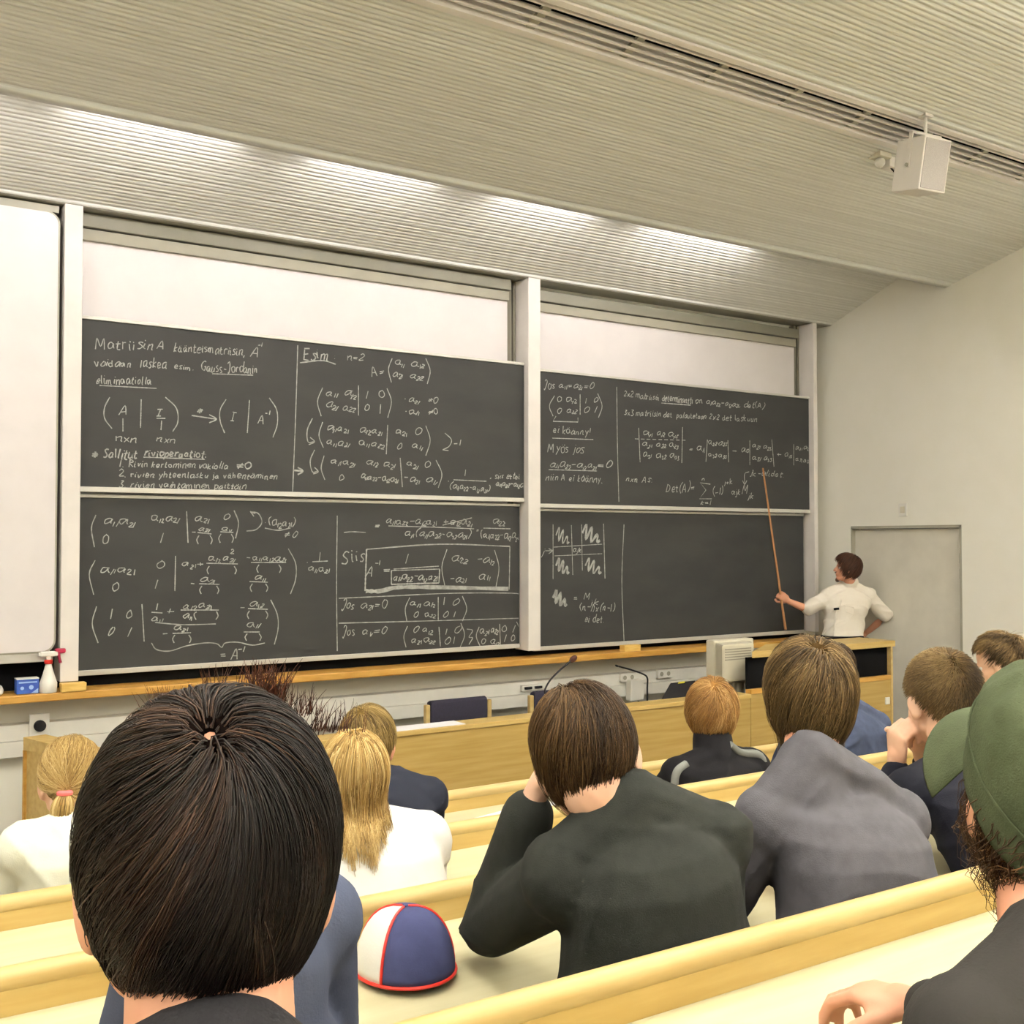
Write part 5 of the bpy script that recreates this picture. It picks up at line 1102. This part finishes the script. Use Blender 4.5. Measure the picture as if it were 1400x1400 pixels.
p, R_, H_ = seated('crop haired student in dark navy with clasped hands pressed to his face', 3, (1287, 958, 1.97), (1308, 1040, 1.86), SL_, SR_, 33, -10, 0, 1.10, SK1, M_DNAVY, shirt='sweater', arms=[aL, aR], hands=[hL, hR], voxel=0.0055, folds=fold_fn(0.007, 18))
hair(p, H_, R_, 1.10, HB_LBROWN, N=9000, K=4, length=0.022, thick=0.010, whorl=(0.0, -0.5, 0.86), width=0.0012, seed=14, grav=0.05, lift=0.9, lock=0.03, nape=-0.72, side=-0.05, ks=2.0)

M_BGREY = cloth('blue_grey_shirt', (62, 68, 86), (55, 61, 78))
p, R_, H_ = seated('person in a blue grey shirt, only a shoulder showing right of the big dark head', 3, (326, 1120, 1.62), (330, 1216, 1.55), (238, 1262, 1.52), (428, 1258, 1.50), 0, -12, 0, 1.0, SK2, M_BGREY)
hair(p, H_, R_, 1.0, HB_BROWN, N=2500, K=6, length=0.08, thick=0.014, width=0.0016, seed=15, grav=0.5)

# -- rear row, right before the camera
M_BLK = cloth('black_pullover', (34, 33, 36))
p, R_, H_ = seated('person with near black hair and visible crown whorl, large in the left foreground', 4, (286, 1198, 0.76), (290, 1478, 0.68), (90, 1640, 0.66), (470, 1640, 0.66), 2, -6, 0, 0.97, SK2, M_BLK, voxel=0.006, bow=0.0)
hp = hair(p, H_, R_, 0.97, HB_DARK, N=20000, K=11, length=0.125, thick=0.0135, whorl=(-0.04, -0.60, 0.80), width=0.00075, seed=16, grav=0.35, lock=0.42, nape=-1.15, side=-0.62, swirl=0.45, bald=0.0045, ks=7.0, hang=-0.075)
rs = np.random.RandomState(4); Ps = []; tn = []
for (px_, py_, Yq, ln, cnt, spread_) in ((294, 951, 0.81, 0.019, 40, 0.006), (345, 950, 0.80, 0.022, 60, 0.009), (362, 948, 0.81, 0.024, 80, 0.008), (375, 953, 0.80, 0.020, 50, 0.006), (405, 962, 0.80, 0.010, 60, 0.012), (445, 985, 0.79, 0.012, 60, 0.015), (232, 965, 0.81, 0.012, 70, 0.008)):
    base = PY(px_, py_ + 14, Yq)
    for _ in range(cnt):
        r0 = base + RT * rs.normal(0, spread_ * 0.8) + FW * rs.normal(0, 0.008); v = nrm(UP + RT * (rs.normal(0, 0.22) + (px_ - 330) / 500.0) + FW * rs.normal(0, 0.25)); l = (ln + 0.012) * rs.uniform(0.5, 1.05); cv = RT * rs.normal(0, 0.15) * l
        Ps.append([r0 + v * l * t + cv * t * t for t in np.linspace(0, 1, 6)]); tn.append(rs.uniform(0.1, 1))
strands('hair_tufts', np.array(Ps), 0.0007, np.array(tn), HB_TUFT, hp, taper=0.2)

M_GREEN = mat('olive_cap_cotton', (66, 73, 53), 0.9, (56, 63, 44), nscale=26, bump=0.25, bscale=420, spec=0.1)
M_OLIVEJ = cloth('dark_jacket', (44, 42, 40))
p, R_, H_ = seated('person in an olive green cap with curly brown hair, at the right edge in front', 4, (1436, 1098, 0.74), (1450, 1288, 0.67), (1335, 1430, 0.68), (1600, 1430, 0.66), 34, 25, 0, 1.06, SK2, M_OLIVEJ, voxel=0.006, bow=0.0)
HB_CURL = hair_mat('hair_curly_brown', [(26, 16, 9), (56, 37, 21), (88, 62, 37), (124, 92, 56)])
hair(p, H_, R_, 1.02, HB_CURL, N=9000, K=16, length=0.25, thick=0.022, whorl=(0, 0, 1.0), width=0.0008, seed=17, grav=0.5, lock=0.7, nape=-0.95, side=-0.30, front=0.7, curl=1.1, lift=0.12, lenvar=0.4, fringe=0.8, zmax=0.0)
# cap: soft crown, band and curved brim in the head's frame
def cap_mesh():
    n, m_ = 56, 18; rows = []; rs = np.random.RandomState(3)
    def pt(az, t, inset):
        d = np.array([math.sin(az), math.cos(az)]); zr = -0.004 + 0.046 * math.cos(az)
        rx, ry = 0.0985 - inset, 0.1205 - inset
        if t < 0.34:
            k = t / 0.34; z = zr + 0.052 * k; f = 1.0 + 0.03 * k
        else:
            k = (t - 0.34) / 0.66; a = k * math.pi / 2; f = 1.03 * (math.cos(a) ** 0.75); z = zr + 0.052 + (0.150 - zr - 0.052 - inset) * math.sin(a) ** 0.9
        wr = 0.0028 * math.sin(az * 5 + t * 9) * math.sin(t * 7) + 0.002 * math.sin(az * 11 - t * 14)
        f += wr * 6 * (0.3 + t)
        return np.array([d[0] * rx * f, -0.008 + d[1] * ry * f, z + wr])
    for inset, ts in ((0.0, np.linspace(0, 0.985, m_)), (0.005, np.linspace(0.985, 0, m_))):
        for t in ts: rows.append([pt(2 * math.pi * i / n, t, inset) for i in range(n)])
    V = np.array([q for r in rows for q in r]); F = []
    for j in range(len(rows) - 1):
        if j == m_ - 1: continue
        for i in range(n): F.append((j * n + i, j * n + (i + 1) % n, (j + 1) * n + (i + 1) % n, (j + 1) * n + i))
    L_ = len(rows) - 1
    for i in range(n): F.append((L_ * n + i, L_ * n + (i + 1) % n, (i + 1) % n, i))
    F.append(None); return V, F, n, m_
V, Fc, n, m_ = cap_mesh(); Fq = np.array([f for f in Fc if f]); s_ = 1.02
top = np.array([[(m_ - 1) * n + i for i in range(n)]])
me_o = np_mesh('cap', H_ + (V * s_) @ R_.T, Fq, M_GREEN, p)
bm = bmesh.new(); bm.from_mesh(me_o.data); bm.verts.ensure_lookup_table(); bmesh.ops.holes_fill(bm, edges=[e for e in bm.edges if e.is_boundary], sides=0); bmesh.ops.recalc_face_normals(bm, faces=bm.faces[:]); bm.to_mesh(me_o.data); bm.free()
rows = []
for up_ in (0.0, -0.004):
    for j in range(9):
        k = j / 8; row = []
        for i in range(33):
            az = math.radians(-66 + 132 * i / 32); ext = 0.072 * k * math.cos(az * 1.25) ** 0.45 if abs(az) < 1.25 else 0
            d = np.array([math.sin(az), math.cos(az)]); rx, ry = 0.097, 0.119
            row.append(np.array([d[0] * (rx + ext * 0.55), -0.008 + d[1] * ry + ext * (0.9), 0.046 - 0.034 * (1 - math.cos(az)) - 0.030 * k - 0.040 * k * math.sin(az) ** 2 + up_]))
        rows.append(row)
V = np.array([q for r in rows for q in r]); Q = []
for b0 in (0, 9):
    for j in range(8):
        for i in range(32):
            q = (b0 + j) * 33 + i; Q.append((q, q + 1, q + 34, q + 33))
for i in range(32): Q.append((8 * 33 + i, 8 * 33 + i + 1, 17 * 33 + i + 1, 17 * 33 + i)); Q.append((i, i + 1, 9 * 33 + i + 1, 9 * 33 + i))
for j in range(8): Q.append((j * 33, (j + 1) * 33, (j + 10) * 33, (j + 9) * 33)); Q.append((j * 33 + 32, (j + 1) * 33 + 32, (j + 10) * 33 + 32, (j + 9) * 33 + 32))
br = np_mesh('brim', H_ + (V * s_) @ R_.T, np.array(Q), M_GREEN, me_o)
bm = bmesh.new(); bm.from_mesh(br.data); bmesh.ops.recalc_face_normals(bm, faces=bm.faces[:]); bm.to_mesh(br.data); bm.free()
b = MB(); ct_ = []
for i in range(56):
    az = 2 * math.pi * i / 56; ct_.append(H_ + R_ @ (np.array([math.sin(az) * 0.1022, -0.008 + math.cos(az) * 0.1250, -0.004 + 0.046 * math.cos(az) + 0.050]) * s_))
b.tube(ct_, 0.0016, 6, True); b.build('seam', M_GREEN, me_o, True)

# navy cap lying on the third desk
c = PY(554, 1254, 1.98); c[2] = DT[2] - 0.004
M_CAPN = cloth('navy_cap_cotton', (60, 64, 98), (52, 56, 88), 0.15, 400, 20)
hc = empty('baseball_cap', c); tag(hc, 'navy cap with red piping and a white front lying on the third bench desk', 'cap')
def dome(name, a0, a1, mt, rx=0.098, ry=0.11, rz=0.125, grow=0.0):
    V = []; n, m_ = 24, 10
    for sh in (0.0, -0.004):
        for j in range(m_ + 1):
            t = j / m_ * math.pi / 2 * 0.985
            for i in range(n + 1):
                q = a0 + (a1 - a0) * i / n; f = math.cos(t) ** 0.8; V.append(c + np.array([(rx + sh + grow) * f * math.cos(q), (ry + sh + grow) * f * math.sin(q), 0.002 + (rz + sh + grow) * math.sin(t)]))
    Q = []; w_ = n + 1; o_ = (m_ + 1) * w_
    for b0 in (0, o_):
        for j in range(m_):
            for i in range(n): q = b0 + j * w_ + i; Q.append((q, q + 1, q + w_ + 1, q + w_))
    for i in range(n): Q.append((i, i + 1, o_ + i + 1, o_ + i)); Q.append((m_ * w_ + i, m_ * w_ + i + 1, o_ + m_ * w_ + i + 1, o_ + m_ * w_ + i))
    for j in range(m_): Q.append((j * w_, (j + 1) * w_, o_ + (j + 1) * w_, o_ + j * w_)); Q.append((j * w_ + n, (j + 1) * w_ + n, o_ + (j + 1) * w_ + n, o_ + j * w_ + n))
    o = np_mesh(name, np.array(V), np.array(Q), mt, hc); bm = bmesh.new(); bm.from_mesh(o.data); bmesh.ops.recalc_face_normals(bm, faces=bm.faces[:]); bm.to_mesh(o.data); bm.free()
    return o
A0_, A1_ = math.radians(128), math.radians(212)
dome('crown', A1_ - 2 * math.pi, A0_, M_CAPN); dome('front_panel', A0_, A1_, M_WHITET)
def arc(q): return [c + np.array([(0.0985) * math.cos(t) ** 0.8 * math.cos(q), 0.1105 * math.cos(t) ** 0.8 * math.sin(q), 0.002 + 0.1255 * math.sin(t)]) for t in np.linspace(0, math.pi / 2 * 0.98, 12)]
for q in (A0_, A1_, math.radians(-18)): MB().tube(arc(q), 0.003, 8).build('piping', M_RED, hc, True)
MB().tube([c + np.array([0.099 * math.cos(q), 0.111 * math.sin(q), 0.005]) for q in np.linspace(0, 6.283, 40, endpoint=False)], 0.0035, 8, True).build('rim_piping', M_RED, hc, True)
